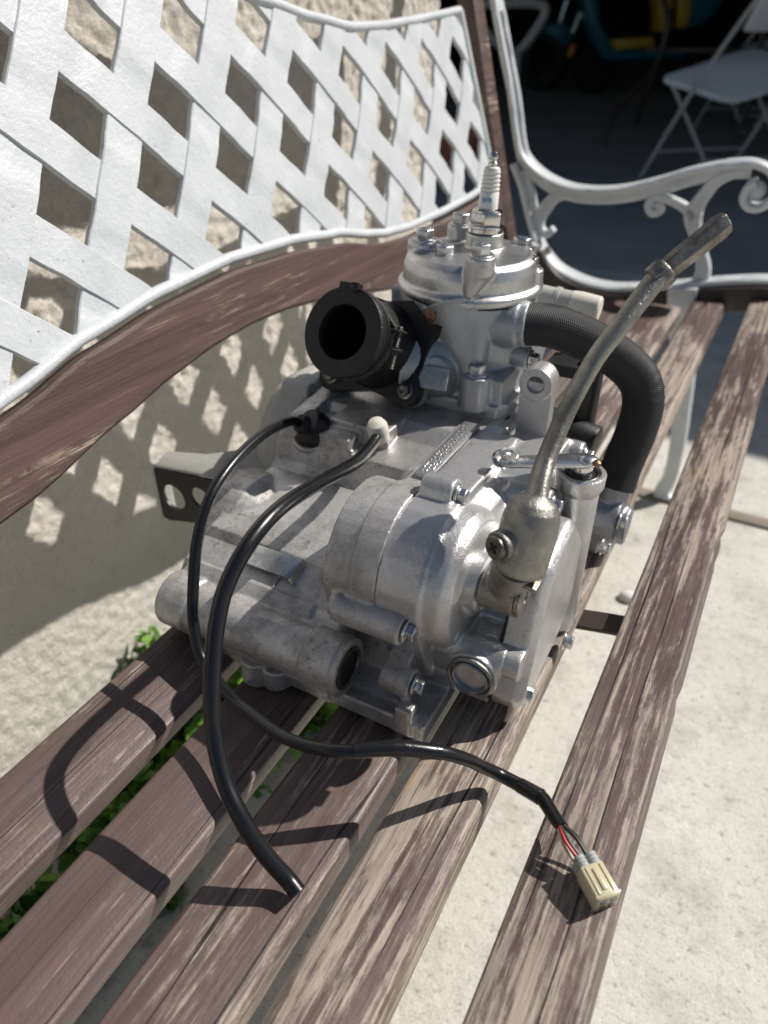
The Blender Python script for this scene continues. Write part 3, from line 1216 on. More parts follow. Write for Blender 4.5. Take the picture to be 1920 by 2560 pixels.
# upright web: a plate with two round holes
def plate_with_holes(outline, holes, y0, y1, seg=28):
    bm = bmesh.new()
    edges = []
    for loop in [outline] + [[(hx + r_ * math.cos(2 * math.pi * i / seg), hz + r_ * math.sin(2 * math.pi * i / seg)) for i in range(seg)] for hx, hz, r_ in holes]:
        vs = [bm.verts.new((x, y0, z)) for x, z in loop]
        for i in range(len(vs)):
            edges.append(bm.edges.new((vs[i], vs[(i + 1) % len(vs)])))
    bmesh.ops.triangle_fill(bm, use_beauty=True, use_dissolve=False, edges=edges)
    gm = bmesh.ops.extrude_face_region(bm, geom=bm.faces[:])
    for v in [e for e in gm['geom'] if isinstance(e, bmesh.types.BMVert)]:
        v.co.y = y1
    return bm


web = plate_with_holes([(-.4880, .4560), (-.4895, .452), (-.4895, .398), (-.482, .3955), (-.43, .408), (-.375, .4235), (-.362, .4660), (-.40, .4635)], [(-.4690, .4270, .0140), (-.4340, .4370, .0115)], .4275, .4305)
obj('web_plate', web, M_black, brk)
gb = B()
gb.prism([(-.4935, .4575), (-.4910, .4600), (-.486, .4605), (-.4875, .4565), (-.4892, .4530), (-.4892, .398), (-.4910, .3955), (-.4935, .400)], 'y', .4268, .447)
obj('bent_edge', gb, M_grey, brk, bevel=.0007)

# zinc clip on the gearbox
gb = B()
gb.obox((-.273, .328, .4905), (1, 0, .02), (0, 1, .45), (-.02, -.45, 1), .0225, .0085, .0009)
gb.obox((-.2496, .327, .4855), (.35, 0, -1), (0, 1, .45), (1, .1, .35), .0055, .0085, .0009)
obj('cable_clip', gb, M_zinc, eng, bevel=.0005)

# cylinder barrel
AX, AY = -.232, .577
c = B()
c.lathe((AX, AY, 0), (0, 0, 1), [(.0545, .545), (.0545, .60), (.0555, .612), (.0575, .620), (.058, .628), (.0, .628)], 56)
c.prism([(-.284, .518), (-.178, .518), (-.172, .53), (-.172, .63), (-.284, .636)], 'z', .5415, .5535)
c.box(-.236, -.176, .522, .60, .55, .575)
c.cyl((-.215, .552, .6115), (-.170, .5555, .6135), .0180)
c.cyl((-.198, .553, .612), (-.178, .555, .613), .0195)
c.cz(-.1985, .5215, .548, .578, .0130)
c.cx(-.215, -.168, .562, .583, .0095)
c.box(-.292, -.262, .548, .606, .598, .6285)
c.cyl((-.226, .548, .622), (-.206, .528, .578), .036, .011)
c.sphere((-.206, .528, .578), .011, 14)
c.sphere((-.245, .528, .612), .010, 14, (1, .9, 1.5))
c.sphere((-.235, .528, .600), .012, 14, (.8, .8, 1.8))
c.cyl((-.215, .60, .57), (-.172, .60, .57), .022)
obj('cylinder_barrel', c, M_barrel, eng, voxel=.0012, smooth=4)
b = B()
b.prism([(-.286, .516), (-.176, .516), (-.170, .529), (-.170, .632), (-.286, .638)], 'z', .5400, .5418)
obj('gasket', b, M_dark, eng)

# intake flange frame
FN = Vector((-.06, -.86, .47)).normalized()
FU = Vector((1, 0, 0))
FU = (FU - FN * FU.dot(FN)).normalized()
FV = FN.cross(FU) * -1
if FV.z < 0:
    FV = -FV
FC = Vector((-.283, .512, .589))


def fl(u, v, n=0.0):
    return FC + FU * u + FV * v + FN * n


FB = [(.0450, .0315), (.0355, -.0315), (-.0385, -.0330), (-.0375, .0305)]


def flange_prism(bld, cs, n0, n1, seg=26):
    poly = hull_circles(cs, seg)
    m = len(poly)
    bld._add([fl(u, v, n0) for u, v in poly] + [fl(u, v, n1) for u, v in poly],
             [tuple(range(m)), tuple(range(2 * m - 1, m - 1, -1))] + [(i, m + i, m + (i + 1) % m, (i + 1) % m) for i in range(m)])


c = B()
for u, v in FB:
    c.cyl(fl(u, v, -.004), fl(u, v, -.022), .0098, .0080)
    flange_prism(c, [(u, v, .0122), (0, 0, .0370)], -.014, -.004)
flange_prism(c, [(0, 0, .034)], -.014, -.004)
flange_prism(c, [(.0400, .016, .0075), (.0355, -.016, .0085), (0, 0, .037)], -.014, -.004)
c.cyl(fl(0, 0, -.004), fl(.03, 0, -.060), .034, .030)
c.cyl(fl(.01, -.01, -.01), (-.228, .55, .575), .030, .035)
obj('intake_port', c, M_barrel, eng, voxel=.0012, smooth=3)

# rubber intake manifold
c = B()
for u, v in FB:
    flange_prism(c, [(u, v, .0124), (0, 0, .0362)], -.0050, .0048)
flange_prism(c, [(.0405, .016, .0075), (.0360, -.016, .0085), (0, 0, .0372)], -.0095, .0047)
c.lathe(FC, FN, [(.036, -.003), (.036, .006), (.0335, .014), (.0325, .030), (.0325, .046), (.0315, .046), (.0315, .050), (.0345, .051), (.0352, .0525), (.0352, .060), (.0345, .0615), (.0215, .0615), (.0205, .0600), (.0215, .050), (.0205, .040), (.0185, .02), (.0185, -.003)], 64, True)
man = obj('intake_manifold', c, M_rubber, eng, angle=40)
b = B()
b.cyl(fl(0, 0, -.0035), fl(0, 0, .004), .0205)  # dark plug painted as the shade down the intake
obj('bore', b, M_dark, man)
# clamp band with screw
b = B()
b.lathe(FC, FN, [(.0337, .047), (.0349, .047), (.0349, .0505), (.0337, .0505)], 56, True)
b.lathe(FC, FN, [(.0326, .039), (.0338, .039), (.0338, .0465), (.0326, .0465)], 56, True)
cl = obj('clamp_band', b, M_steel_dark, man)
b = B()
e_ = fl(.034, .010, .0425)
b.obox(fl(.0315, .0165, .0425), FU * .75 + FV * -.65, FN, FU * .65 + FV * .75, .0075, .0045, .0009)
b.obox(fl(.0375, .0105, .0425), FU, FN, FV, .0058, .0048, .0009)
b.obox(fl(.0370, -.0035, .0425), FU, FN, FV, .0060, .0048, .0011)
obj('clamp_ear', b, M_steel_dark, man, bevel=.0005)
b = B()
pr_ = []
for i in range(46):
    pr_.append((.0029 if i % 2 else .0022, i * .00072))
b.lathe(fl(.0385, .0140, .0425), -FV, [(0, 0)] + pr_ + [(0, 46 * .00072)], 14)
obj('clamp_screw', b, M_steel_dark, man)
b = B()
b.obox(fl(-.004, .0350, .0565), FU, FN, FV, .008, .005, .0028)
b.obox(fl(.003, .0345, .0600), FU, FN, FV, .0035, .004, .0036)
obj('locating_tab', b, M_rubber, man, bevel=.001)

# raised number panel on the barrel
def text_mesh(txt, size, extrude, bevel=0.0):
    cu = bpy.data.curves.new('t', 'FONT')
    cu.body = txt
    cu.size = size
    cu.extrude = extrude
    cu.bevel_depth = bevel
    cu.align_x = 'CENTER'
    cu.align_y = 'CENTER'
    o = bpy.data.objects.new('t', cu)
    COL.objects.link(o)
    dg = bpy.context.evaluated_depsgraph_get()
    me = bpy.data.meshes.new_from_object(o.evaluated_get(dg))
    bpy.data.objects.remove(o)
    bm = bmesh.new()
    bm.from_mesh(me)
    bpy.data.meshes.remove(me)
    return bm


NP = Vector((-.2300, .5005, .5765))
nz = Vector((.12, -.88, .45)).normalized()
nx = Vector((1, .14, -.02))
nx = (nx - nz * nx.dot(nz)).normalized()
ny_ = nz.cross(nx)
npm = Matrix((nx, ny_, nz)).transposed().to_4x4()
npm.translation = NP
b = B()
b.obox(NP - nz * .0075, nx, ny_, nz, .0145, .0092, .0075)
b.cyl(NP - nz * .003 + ny_ * .004, NP - nz * .04 + ny_ * .01, .013, .03)
npl = obj('number_panel', b, M_barrel, eng, voxel=.0007, smooth=3)
b = B()
for k, (u0, u1, v0, v1) in enumerate(((-.0115, .0115, .0049, .0056), (-.0115, .0115, -.0056, -.0049), (-.0120, -.0113, -.0056, .0056), (.0113, .0120, -.0056, .0056))):
    b.obox(NP + nx * ((u0 + u1) / 2) + ny_ * ((v0 + v1) / 2), nx, ny_, nz, (u1 - u0) / 2, (v1 - v0) / 2, .0009 + k * .00004)
obj('panel_frame', b, M_barrel, npl)
tb = text_mesh('10991', .0092, .0010, .0003)
bmesh.ops.transform(tb, matrix=npm, verts=tb.verts[:])
obj('raised_number', tb, M_barrel, npl)

# cylinder head
HZ = .6292
c = B()
c.lathe((AX, AY, HZ), (0, 0, 1), [(.0605, 0), (.0612, .002), (.0612, .0055), (.0592, .0078), (.0570, .0085), (.0560, .0195), (.0535, .0265), (.0485, .0297), (.036, .0308), (0, .0312)], 64)
heads = [(-.2060, .5310, .6690, .0122), (-.2700, .566, .6655, .0150), (-.2545, .604, .6720, .0120), (-.1850, .586, .6490, .0130), (-.246, .553, .6580, .009), (-.203, .618, .655, .010)]
for n_, (x, y, z, r_) in enumerate(heads):
    c.cz(x, y, .6550 if n_ == 0 else HZ + .002, z, r_, r_ * .94)
c.cz(-.226, .588, .65, .6725, .0155)
c.cyl((-.2060, .5310, .6600), (-.2105, .5215, .6380), .0128, .0028)
hd = obj('cylinder_head', c, M_head, eng, voxel=.0012, smooth=4)
b = B()
b.lathe((AX, AY, HZ - .0012), (0, 0, 1), [(.0585, 0), (.0590, .0006), (.0585, .0012), (0, .0012)], 56)
obj('gasket', b, M_dark, eng)

# shared fasteners
hb = B()
hb.lathe((0, 0, 0), (0, 0, 1), [(.0074, 0), (.0074, .0011), (.0062, .0019), (0, .0019)], 28)
hb.lathe((0, 0, .0010), (0, 0, 1), [(.0056, 0), (.0056, .0056), (.0049, .0062), (0, .0062)], 6)
BOLT = shared('bolt', hb, M_zinc, .00035)
hb = B()
hb.lathe((0, 0, 0), (0, 0, 1), [(.0096, 0), (.0096, .0012), (.0082, .0018), (0, .0018)], 28)
hb.lathe((0, 0, .001), (0, 0, 1), [(.0079, 0), (.0079, .0075), (.0070, .0083), (.0040, .0083), (.0040, .0060), (0, .0060)], 6)
NUT = shared('nut', hb, M_zinc, .0004)
hb = B()
hb.lathe((0, 0, 0), (0, 0, 1), [(.0072, 0), (.0072, .0010), (.006, .0016), (0, .0016)], 28)
hb.lathe((0, 0, .001), (0, 0, 1), [(.0054, 0), (.0054, .0050), (.0046, .0058), (.0030, .0058), (.0028, .0050), (0, .0050)], 6)
BOLT2 = shared('bolt', hb, M_steel_dark, .00035)
BOLT3 = shared('bolt', (lambda q: (q.lathe((0, 0, 0), (0, 0, 1), [(.0072, 0), (.0072, .0010), (.006, .0016), (0, .0016)], 28), q.lathe((0, 0, .001), (0, 0, 1), [(.0054, 0), (.0054, .0055), (.0046, .0063), (0, .0063)], 6), q)[-1])(B()), M_copper, .00035)
XP = (1, 0, 0)
for p, sp in (((-.1490, .3015, .4995), .2), ((-.1432, .305, .450), .5), ((-.1475, .369, .5635), .1), ((-.0912, .338, .4675), .4), ((-.0800, .347, .4365), .7), ((-.0980, .421, .541), .3), ((-.0980, .50, .540), .0), ((-.1556, .478, .549), .6),
              ((-.0735, .425, .4205), .2), ((-.0735, .515, .452), .5), ((-.1675, .562, .583), .2), ((-.368, .490, .5430), .1)):
    place('bolt', BOLT, eng, p, XP if p[0] > -.37 else (-1, 0, 0), sp)
for (x, y, z, r_), sp in zip(heads, (.1, .4, .2, .7, .3, .5)):
    place('nut', NUT, eng, (x, y, z - .0002), (0, 0, 1), sp)
place('nut', NUT, eng, (-.1985, .5215, .5778), (0, 0, 1), .35)
place('bolt', BOLT3, eng, fl(*FB[0], .0045), FN, .3)
place('bolt', BOLT2, eng, fl(*FB[1], .0045), FN, .1)
place('bolt', BOLT2, eng, fl(*FB[2], .0045), FN, .6)
place('bolt', BOLT2, eng, fl(*FB[3], .0045), FN, .2)

# spark plug
SPO, SPD = Vector((-.226, .588, .6722)), Vector((.012, .09, 1)).normalized()
b = B()
b.lathe(SPO, SPD, [(.0145, 0), (.0145, .003), (.0155, .0036), (.0155, .0052), (.013, .0062), (0, .0062)], 36)
spk = obj('spark_plug', b, M_chrome, eng)
b = B()
b.lathe(SPO, SPD, [(.0138, .0058), (.0138, .0145), (.0128, .0155), (0, .0155)], 6)
obj('hexagon', b, M_chrome, spk, bevel=.0004)
b = B()
b.lathe(SPO, SPD, [(.0122, .0150), (.0120, .0165), (.0105, .0178), (.0085, .0182), (0, .0182)], 32)
obj('shell_collar', b, M_chrome, spk)
pr_ = [(.0082, .0175), (.0080, .0195), (.0077, .0305)]
t = .0310
for k in range(5):
    r0 = .0077 - k * .00018
    pr_ += [(r0 - .0007, t), (r0 + .0001, t + .0010), (r0 + .0001, t + .0020), (r0 - .0007, t + .0028)]
    t += .0031
pr_ += [(.0066, t + .0006), (.0052, t + .0022), (0, t + .0022)]
b = B()
b.lathe(SPO, SPD, pr_, 36)
obj('insulator', b, M_porc, spk, angle=70)
b = B()
t += .0018
b.lathe(SPO, SPD, [(.0042, t), (.0042, t + .003), (.0034, t + .0038), (.0034, t + .0058), (.0042, t + .0068), (.0042, t + .0092), (.0030, t + .0108), (0, t + .0110)], 24)
obj('terminal', b, M_chrome, spk)
tb = text_mesh('BPR', .0054, .0)
gm = bmesh.ops.extrude_face_region(tb, geom=tb.faces[:])
for v in [e for e in gm['geom'] if isinstance(e, bmesh.types.BMVert)]:
    v.co.z += .0003
sx_ = SPD
toc = (Vector((.18, -1.0, 0)) - SPD * Vector((.18, -1.0, 0)).dot(SPD)).normalized()
sdx = SPD.cross(toc)
base = SPO + SPD * .0245
for v in tb.verts:
    an = v.co.x / .0080
    rr = .00795 + v.co.z
    v.co = base + SPD * v.co.y + (toc * math.cos(an) + sdx * math.sin(an)) * rr
obj('printed_code', tb, M_blue, spk)

# kick starter
b = B()
b.cx(-.1125, -.0895, .3375, .5255, .0135)
b.cyl((-.100, .3365, .527), (-.0915, .328, .5575), .0105, .0140)
kk = obj('kick_starter', b, M_kick, eng, voxel=.0008, smooth=3)
b = B()
b.lathe((-.0890, .3375, .5255), (1, 0, 0), [(.0132, 0), (.0132, .0026), (.0122, .0036), (.0042, .0036), (.0038, .0018), (0, .0018)], 32)
obj('end_washer', b, M_kick_dark, kk)
b = B()
b.lathe((-.1165, .345, .5195), (1, 0, 0), [(.0078, -.004), (.0078, .006), (0, .006)], 26)
obj('kick_shaft', b, M_steel_dark, kk)
b = B()
b.obox((-.0815, .3265, .5480), (1, .1, -.25), (0, 1, 0), (.25, 0, 1), .0055, .006, .0013)
obj('stop_tab', b, M_kick_dark, kk, bevel=.0004)
HB, HT = Vector((-.0890, .3240, .5560)), Vector((-.0870, .3365, .6000))
hdv = (HT - HB).normalized()
b = B()
b.lathe(HB, hdv, [(.0148, 0), (.0160, .002), (.0164, .012), (.0166, .024), (.0162, .032), (.0148, .0385), (.0115, .0430), (.006, .0460), (0, .0470)], 40)
b.cyl((-.0985, .3115, .5770), (-.088, .333, .577), .0092)
lev = [HB + hdv * .038, (-.0895, .347, .6035), (-.0905, .360, .613), (-.088, .380, .634), (-.081, .395, .6595), (-.0725, .410, .677), (-.066, .425, .691), (-.0610, .434, .7000)]
b.tube(lev, [.0074, .0064, .0060, .0058, .0058, .0060, .0064, .0067], 14, 6, (1.22, .88))
obj('kick_lever', b, M_kick, kk, voxel=.0008, smooth=3)
b = B()
b.lathe((-.0614, .4332, .6992), Vector((.028, .024, .030)), [(.0082, -.004), (.0086, .002), (.0078, .0055), (.004, .0065), (0, .0065)], 8)
obj('lever_joint', b, M_kick_dark, kk, bevel=.0008)
b = B()
b.tube([(-.0600, .4352, .7010), (-.0535, .441, .7080), (-.046, .448, .7155), (-.0385, .4545, .7235), (-.0355, .457, .7265)], [.0054, .0062, .0063, .0066, .0056], 6, 5, (1.15, .85), (0, 0, 1))
b.sphere((-.0485, .4500, .7135), .0056, 14)
b.sphere((-.0385, .4585, .7215), .0056, 14)
obj('foot_peg', b, M_kick_dark, kk, voxel=.0005, smooth=1)
b = B()
sd = Vector((-.46, -.86, .12)).normalized()
SC_ = Vector((-.0992, .3103, .5774))
b.lathe(SC_, sd, [(.0072, -.004), (.0072, .0012), (.0062, .0020), (0, .0020)], 30)
scw = obj('pinch_screw', b, M_steel_dark, kk)
b = B()
su = Vector((0, 0, 1)).cross(sd).normalized()
sv = sd.cross(su)
b.obox(SC_ + sd * .0022, (su + sv).normalized(), (su - sv).normalized(), sd, .0034, .0009, .0003)
b.obox(SC_ + sd * .00225, (su - sv).normalized(), (su + sv).normalized(), sd, .0034, .0009, .0003)
obj('screw_slot', b, M_dark, scw)

# coolant hose with a braided skin
HP = [(-.178, .5545, .6133), (-.153, .566, .6115), (-.126, .580, .600), (-.100, .592, .584), (-.083, .598, .567), (-.076, .597, .548), (-.076, .592, .523), (-.080, .584, .496), (-.0815, .5755, .4745)]


def hose_mesh(pts, r, seg=36, sub=12):
    P, Rr = smooth_path([Vector(p) for p in pts], [r] * len(pts), sub)
    bm = bmesh.new()
    uvl = bm.loops.layers.uv.new('UVMap')
    rows, ln = [], [0.0]
    for i in range(1, len(P)):
        ln.append(ln[-1] + (P[i] - P[i - 1]).length)
    pt = (P[1] - P[0]).normalized()
    a = pt.orthogonal().normalized()
    for i, p in enumerate(P):
        t = (P[min(i + 1, len(P) - 1)] - P[max(i - 1, 0)]).normalized()
        a = pt.rotation_difference(t) @ a
        bvec = t.cross(a)
        pt = t
        rr = Rr[i] * (1.0 + .012 * math.sin(ln[i] * 900) * (1 if 6 < i < 60 else 0))
        rows.append([bm.verts.new(p + (a * math.cos(2 * math.pi * k / seg) + bvec * math.sin(2 * math.pi * k / seg)) * rr) for k in range(seg)])
    for i in range(len(P) - 1):
        for k in range(seg):
            f_ = bm.faces.new((rows[i][k], rows[i][(k + 1) % seg], rows[i + 1][(k + 1) % seg], rows[i + 1][k]))
            uv = [(k / seg, ln[i] / ln[-1] * 2.2), ((k + 1) / seg, ln[i] / ln[-1] * 2.2), ((k + 1) / seg, ln[i + 1] / ln[-1] * 2.2), (k / seg, ln[i + 1] / ln[-1] * 2.2)]
            for lp, q in zip(f_.loops, uv):
                lp[uvl].uv = q
    bm.faces.new(rows[0][::-1])
    bm.faces.new(rows[-1])
    return bm


obj('coolant_hose', hose_mesh(HP, .0172), M_hose, eng, angle=60)

# water pump at the front right
c = B()
c.cyl((-.0815, .575, .480), (-.0815, .573, .445), .0138)
c.sphere((-.082, .572, .446), .021, 20)
c.cx(-.125, -.070, .57, .442, .0255)
c.cx(-.074, -.062, .57, .442, .0180)
c.box(-.13, -.08, .545, .60, .42, .45)
obj('water_pump', c, M_pump, eng, voxel=.0014, smooth=4)
place('bolt', BOLT, eng, (-.0690, .553, .456), XP, .2)
# pipe stub with a pale cap behind the head
b = B()
b.lathe((-.215, .655, .606), (1, .02, -.06), [(.0105, 0), (.0105, .036), (.0118, .0365), (.0118, .040), (.0105, .0405), (.0105, .056), (0, .056)], 28)
st_ = obj('coolant_stub', b, M_grey, eng)
b = B()
b.lathe((-.1595, .6562, .6026), (1, .02, -.06), [(.0112, -.004), (.0118, .004), (.0110, .021), (.0095, .0225), (0, .0225)], 28)
obj('stub_cap', b, M_cap, st_)
# black exhaust-side pieces behind the mounting lug
b = B()
b.cz(-.128, .612, .47, .566, .0125)
b.box(-.165, -.120, .60, .63, .555, .566)
b.cyl((-.16, .60, .505), (-.108, .596, .500), .017)
b.cyl((-.122, .59, .470), (-.100, .588, .466), .021)
b.box(-.125, -.095, .575, .60, .448, .4505)
obj('oil_pump', b, M_black, eng, bevel=.0015)

# grommet, vent cap, cable, vent tube
b = B()
gd = Vector((-.45, -.62, .65)).normalized()
b.lathe((-.314, .4455, .5345), gd, [(.0165, -.008), (.0165, .002), (.0150, .0045), (.0085, .006), (.0080, .0105), (.0068, .012), (0, .012)], 32)
obj('grommet', b, M_black, eng)
b = B()
b.lathe((-.2515, .453, .541), Vector((.05, -.45, 1)), [(.0078, -.004), (.0086, .004), (.0084, .0105), (.0065, .0148), (.003, .0164), (0, .0166)], 28)
obj('vent_cap', b, M_cap, eng)
T2 = [(-.2495, .448, .5445), (-.2475, .436, .5425), (-.2445, .412, .5425), (-.243, .391, .5455), (-.238, .338, .560), (-.233, .293, .570), (-.2315, .261, .566), (-.232, .238, .551), (-.228, .221, .536), (-.222, .207, .520), (-.2165, .196, .503), (-.211, .188, .487), (-.198, .177, .470), (-.184, .170, .457), (-.172, .1675, .442), (-.162, .167, .430), (-.153, .1675, .4205), (-.1445, .1655, .4165)]
b = B()
b.tube(T2, [.0044] * 2 + [.0050] * 16, 20, 6)
vt = obj('vent_tube', b, M_tubing, eng, angle=50)
T1 = [(-.3185, .4385, .5405), (-.3185, .428, .548), (-.314, .397, .557), (-.31, .367, .560), (-.305, .333, .558), (-.302, .306, .548), (-.299, .286, .528), (-.293, .269, .502), (-.285, .2555, .480), (-.272, .246, .462), (-.2429, .2356, .454), (-.2212, .2302, .454), (-.1908, .2232, .458), (-.1637, .2228, .464), (-.1449, .2287, .467), (-.1242, .2435, .466), (-.1026, .2579, .459), (-.0895, .2702, .446), (-.0824, .2775, .4355), (-.0724, .2837, .4265), (-.0585, .2832, .4255), (-.044, .2783, .430), (-.0324, .2659, .435), (-.0255, .2590, .4385)]
b = B()
b.tube(T1, [.0040] * 14 + [.0040, .0044, .0042, .0041, .0041, .0042, .0044, .0045, .0041, .0036], 18, 6)
cb_ = obj('stator_cable', b, M_tubing, eng, angle=50)
b = B()
b.tube(T1[14:17], [.00445, .0050, .0046], 16, 5)
obj('tape_wrap', b, M_tape, cb_, angle=30)
b = B()
b.tube(T1[20:22], [.0048, .0051], 16, 8)
obj('tape_wrap', b, M_tape, cb_, angle=30)
CA, CD = Vector((-.0105, .2480, .4362)), Vector((.72, -.69, -.03)).normalized()
CU = CD.cross(Vector((0, 0, 1))).normalized()
CW = CU.cross(CD).normalized()
for (ou, ow), mt in (((.0035, .0028), M_red), ((.0022, .0034), M_black), ((-.0030, .0028), M_black), ((-.0035, -.0028), M_cream), ((.0040, -.002), M_cream), ((-.0018, .0032), M_black)):
    b = B()
    e1 = CA + CU * ou + CW * ow
    e0 = Vector((-.0262, .2584, .4400)) + CU * ou * .45 + CW * ow * .45
    b.tube([e0, e0.lerp(e1, .5) + CU * ou * .5 + Vector((0, 0, .0008)), e1], .00105, 8, 8)
    obj('wire', b, mt, cb_)
b = B()
b.obox(CA + CD * .0155, CD, CU, CW, .0095, .0068, .0068)
b.obox(CA + CD * .0155 - CW * .0005, CD, CU, CW, .0080, .0073, .0045)
con = obj('connector', b, M_clear, cb_, bevel=.0011)
b = B()
b.obox(CA + CD * .0150 + CW * .0070, CD, CU, CW, .0060, .0012, .0008)
b.obox(CA + CD * .0150 + CW * .0070 + CU * .0042, CD, CU, CW, .0075, .0005, .0005)
b.obox(CA + CD * .0150 + CW * .0070 - CU * .0042, CD, CU, CW, .0075, .0005, .0005)
b.obox(CA + CD * .0235, CD, CU, CW, .0008, .0073, .0073)
obj('latch', b, M_clear, con, bevel=.0003)
for ou, ow in ((.0034, .0034), (-.0034, .0034), (.0034, -.0034), (-.0034, -.0034)):
    b = B()
    b.lathe(CA + CU * ou + CW * ow, CD, [(.0026, -.0005), (.0033, 0), (.0033, .0018), (.0029, .0021), (.0034, .0025), (.0034, .0040), (.0030, .0043), (.0034, .0047), (.0034, .0075), (0, .0075)], 18)
    obj('wire_seal', b, M_clear2, con)
for ou, ow in ((.003, .003), (-.003, .003), (.003, -.003), (-.003, -.003)):
    b = B()
    b.obox(CA + CD * .0251 + CU * ou + CW * ow, CD, CU, CW, .0003, .0017, .0017)
    obj('socket', b, M_steel_dark, con)

# ------------------------------------------------------------------ weeds by the wall foot
bm = bmesh.new()
rw = random.Random(11)


def leaf(bm, p, d, ln, wd):
    d = Vector(d).normalized()
    s_ = d.cross(Vector((rw.uniform(-1, 1), rw.uniform(-1, 1), .3))).normalized()
    nrm = s_.cross(d)
    q = [p, p + d * ln * .35 + s_ * wd, p + d * ln * .75 + s_ * wd * .8 - nrm * ln * .05, p + d * ln - nrm * ln * .15, p + d * ln * .75 - s_ * wd * .8 - nrm * ln * .05, p + d * ln * .35 - s_ * wd]
    bm.faces.new([bm.verts.new(v) for v in q])


for k in range(850):
    x = rw.uniform(-.66, -.40)
    y = rw.uniform(.10, 1.3)
    if x > -.47 and rw.random() < .55:
        continue
    if noise.noise(Vector((x * 9, y * 7, 2))) < -.15:
        continue
    hgt = rw.uniform(.01, .075)
    for q in range(9):
        a = rw.uniform(0, 6.28)
        leaf(bm, Vector((x + rw.uniform(-.02, .02), y + rw.uniform(-.02, .02), hgt * rw.random())), (math.cos(a), math.sin(a), rw.uniform(.1, 1.1)), rw.uniform(.016, .040), rw.uniform(.005, .012))
wd = obj('weeds', bm, M_leaf)
wd['kind'] = 'stuff'
# one taller weed that shows past the rear slat
sp = thing('weed', 'small bright green weed sprouting beside the wall behind the rear slat', 'weed', (-.645, .497, 0))
bm = bmesh.new()
for k in range(46):
    h = rw.uniform(.03, .108)
    a = rw.uniform(0, 6.28)
    leaf(bm, Vector((-.645 + rw.uniform(-.012, .012), .497 + rw.uniform(-.016, .016), h)), (math.cos(a), math.sin(a), rw.uniform(.2, 1)), rw.uniform(.012, .024), rw.uniform(.003, .006))
obj('leaves', bm, M_leaf, sp)
b = B()
b.tube([(-.645, .497, 0), (-.646, .498, .05), (-.644, .496, .10)], .0016, 6, 4)
obj('stem', b, M_leaf, sp)

# ------------------------------------------------------------------ background things
def folding_chair(loc, wv, dv, label, name='folding_chair'):
    """wv = vector across the chair, dv = vector from front feet to rear feet"""
    t = thing(name, label, 'chair', loc, 'white folding chairs')
    o = Vector(loc)
    wv, dv = Vector(wv), Vector(dv)
    up = Vector((0, 0, 1))
    sh = .54
    for s_ in (0, 1):
        base = o + wv * s_
        b = B()
        b.tube([base, base + dv * .55 + up * sh * .93, base + dv * 1.12 + up * .93], .0125, 10, 4)
        obj('back_leg' if 0 else 'leg', b, M_chairm, t)
        b = B()
        b.tube([base + dv * 1.0 + wv * (.06 if s_ == 0 else -.06), base + dv * .08 + up * (sh - .02) + wv * (.06 if s_ == 0 else -.06)], .011, 10, 4)
        obj('leg', b, M_chairm, t)
    b = B()
    b.tube([o + dv * .16 + up * .15, o + wv + dv * .16 + up * .15], .008, 8, 3)
    obj('stretcher', b, M_chairm, t)
    b = B()
    b.tube([o + dv * .8 + up * .12, o + wv + dv * .8 + up * .12], .008, 8, 3)
    obj('stretcher', b, M_chairm, t)
    wl, dl = wv.normalized(), dv.normalized()
    b = B()
    hw, hd = wv.length * .47, dv.length * .52
    cc = o + wv * .5 + dv * .48 + up * sh
    poly = hull_circles([(u * (hw - .06), v * (hd - .06), .06) for u in (-1, 1) for v in (-1, 1)], 20)
    m = len(poly)
    def sp_(u, v, z):
        return cc + wl * u + dl * v + up * (z + .07 * (u / hw) - .05 * (v / hd) + .01 * (u / hw) ** 2)
    b._add([sp_(u, v, 0) for u, v in poly] + [sp_(u, v, -.028) for u, v in poly], [tuple(range(m)), tuple(range(2 * m - 1, m - 1, -1))] + [(i, m + i, m + (i + 1) % m, (i + 1) % m) for i in range(m)])
    obj('seat', b, M_chairw, t, bevel=.006)
    b = B()
    c0 = o + wv * .5 + dv * 1.02 + up * .83
    b.obox(c0, wl, dl * .9 + up * -.35, up * .94 + dl * .3, hw, .012, .09)
    obj('backrest', b, M_chairw, t, bevel=.008)
    return t


folding_chair((-.93, 4.95, 0), (.44, .40, 0), (.40, -.02, 0), 'white folding chair nearest the bench armrest, in the shade')
folding_chair((-1.05, 7.6, 0), (.46, .30, 0), (.40, -.20, 0), 'second white folding chair farther back, mostly hidden by the first')

# bronze tube armchair
dk = thing('patio_chair', 'dark bronze metal patio chair standing between the folding chair and the scooter', 'chair', (-1.2, 6.6, 0))
def bar(pts, r, name, par=dk, mat=M_bronze):
    b = B()
    b.tube(pts, r, 10, 6)
    return obj(name, b, mat, par)


bar([(-1.462, 6.125, 0.0), (-1.450, 6.15, .16), (-1.36, 6.28, .33), (-1.27, 6.45, .47), (-1.235, 6.52, .62), (-1.235, 6.52, .80), (-1.30, 6.45, .95)], .022, 'leg')
bar([(-1.548, 7.591, 0.0), (-1.50, 7.5, .2), (-1.42, 7.4, .42), (-1.38, 7.35, .62), (-1.38, 7.32, .85)], .024, 'leg')
bar([(-.62, 6.9, 0.0), (-.60, 6.95, .3), (-.62, 7.0, .62), (-.62, 7.0, .80)], .022, 'leg')
bar([(-.75, 7.9, 0.0), (-.75, 7.9, .3), (-.75, 7.85, .62)], .022, 'leg')
for k in range(4):
    b = B()
    b.obox((-1.0 + k * .03, 6.72 + k * .26, .60 - k * .01), (1, .55, 0), (-.55, 1, 0), (0, 0, 1), .42, .055, .016)
    obj('seat_slat', b, M_bronze, dk, bevel=.004)

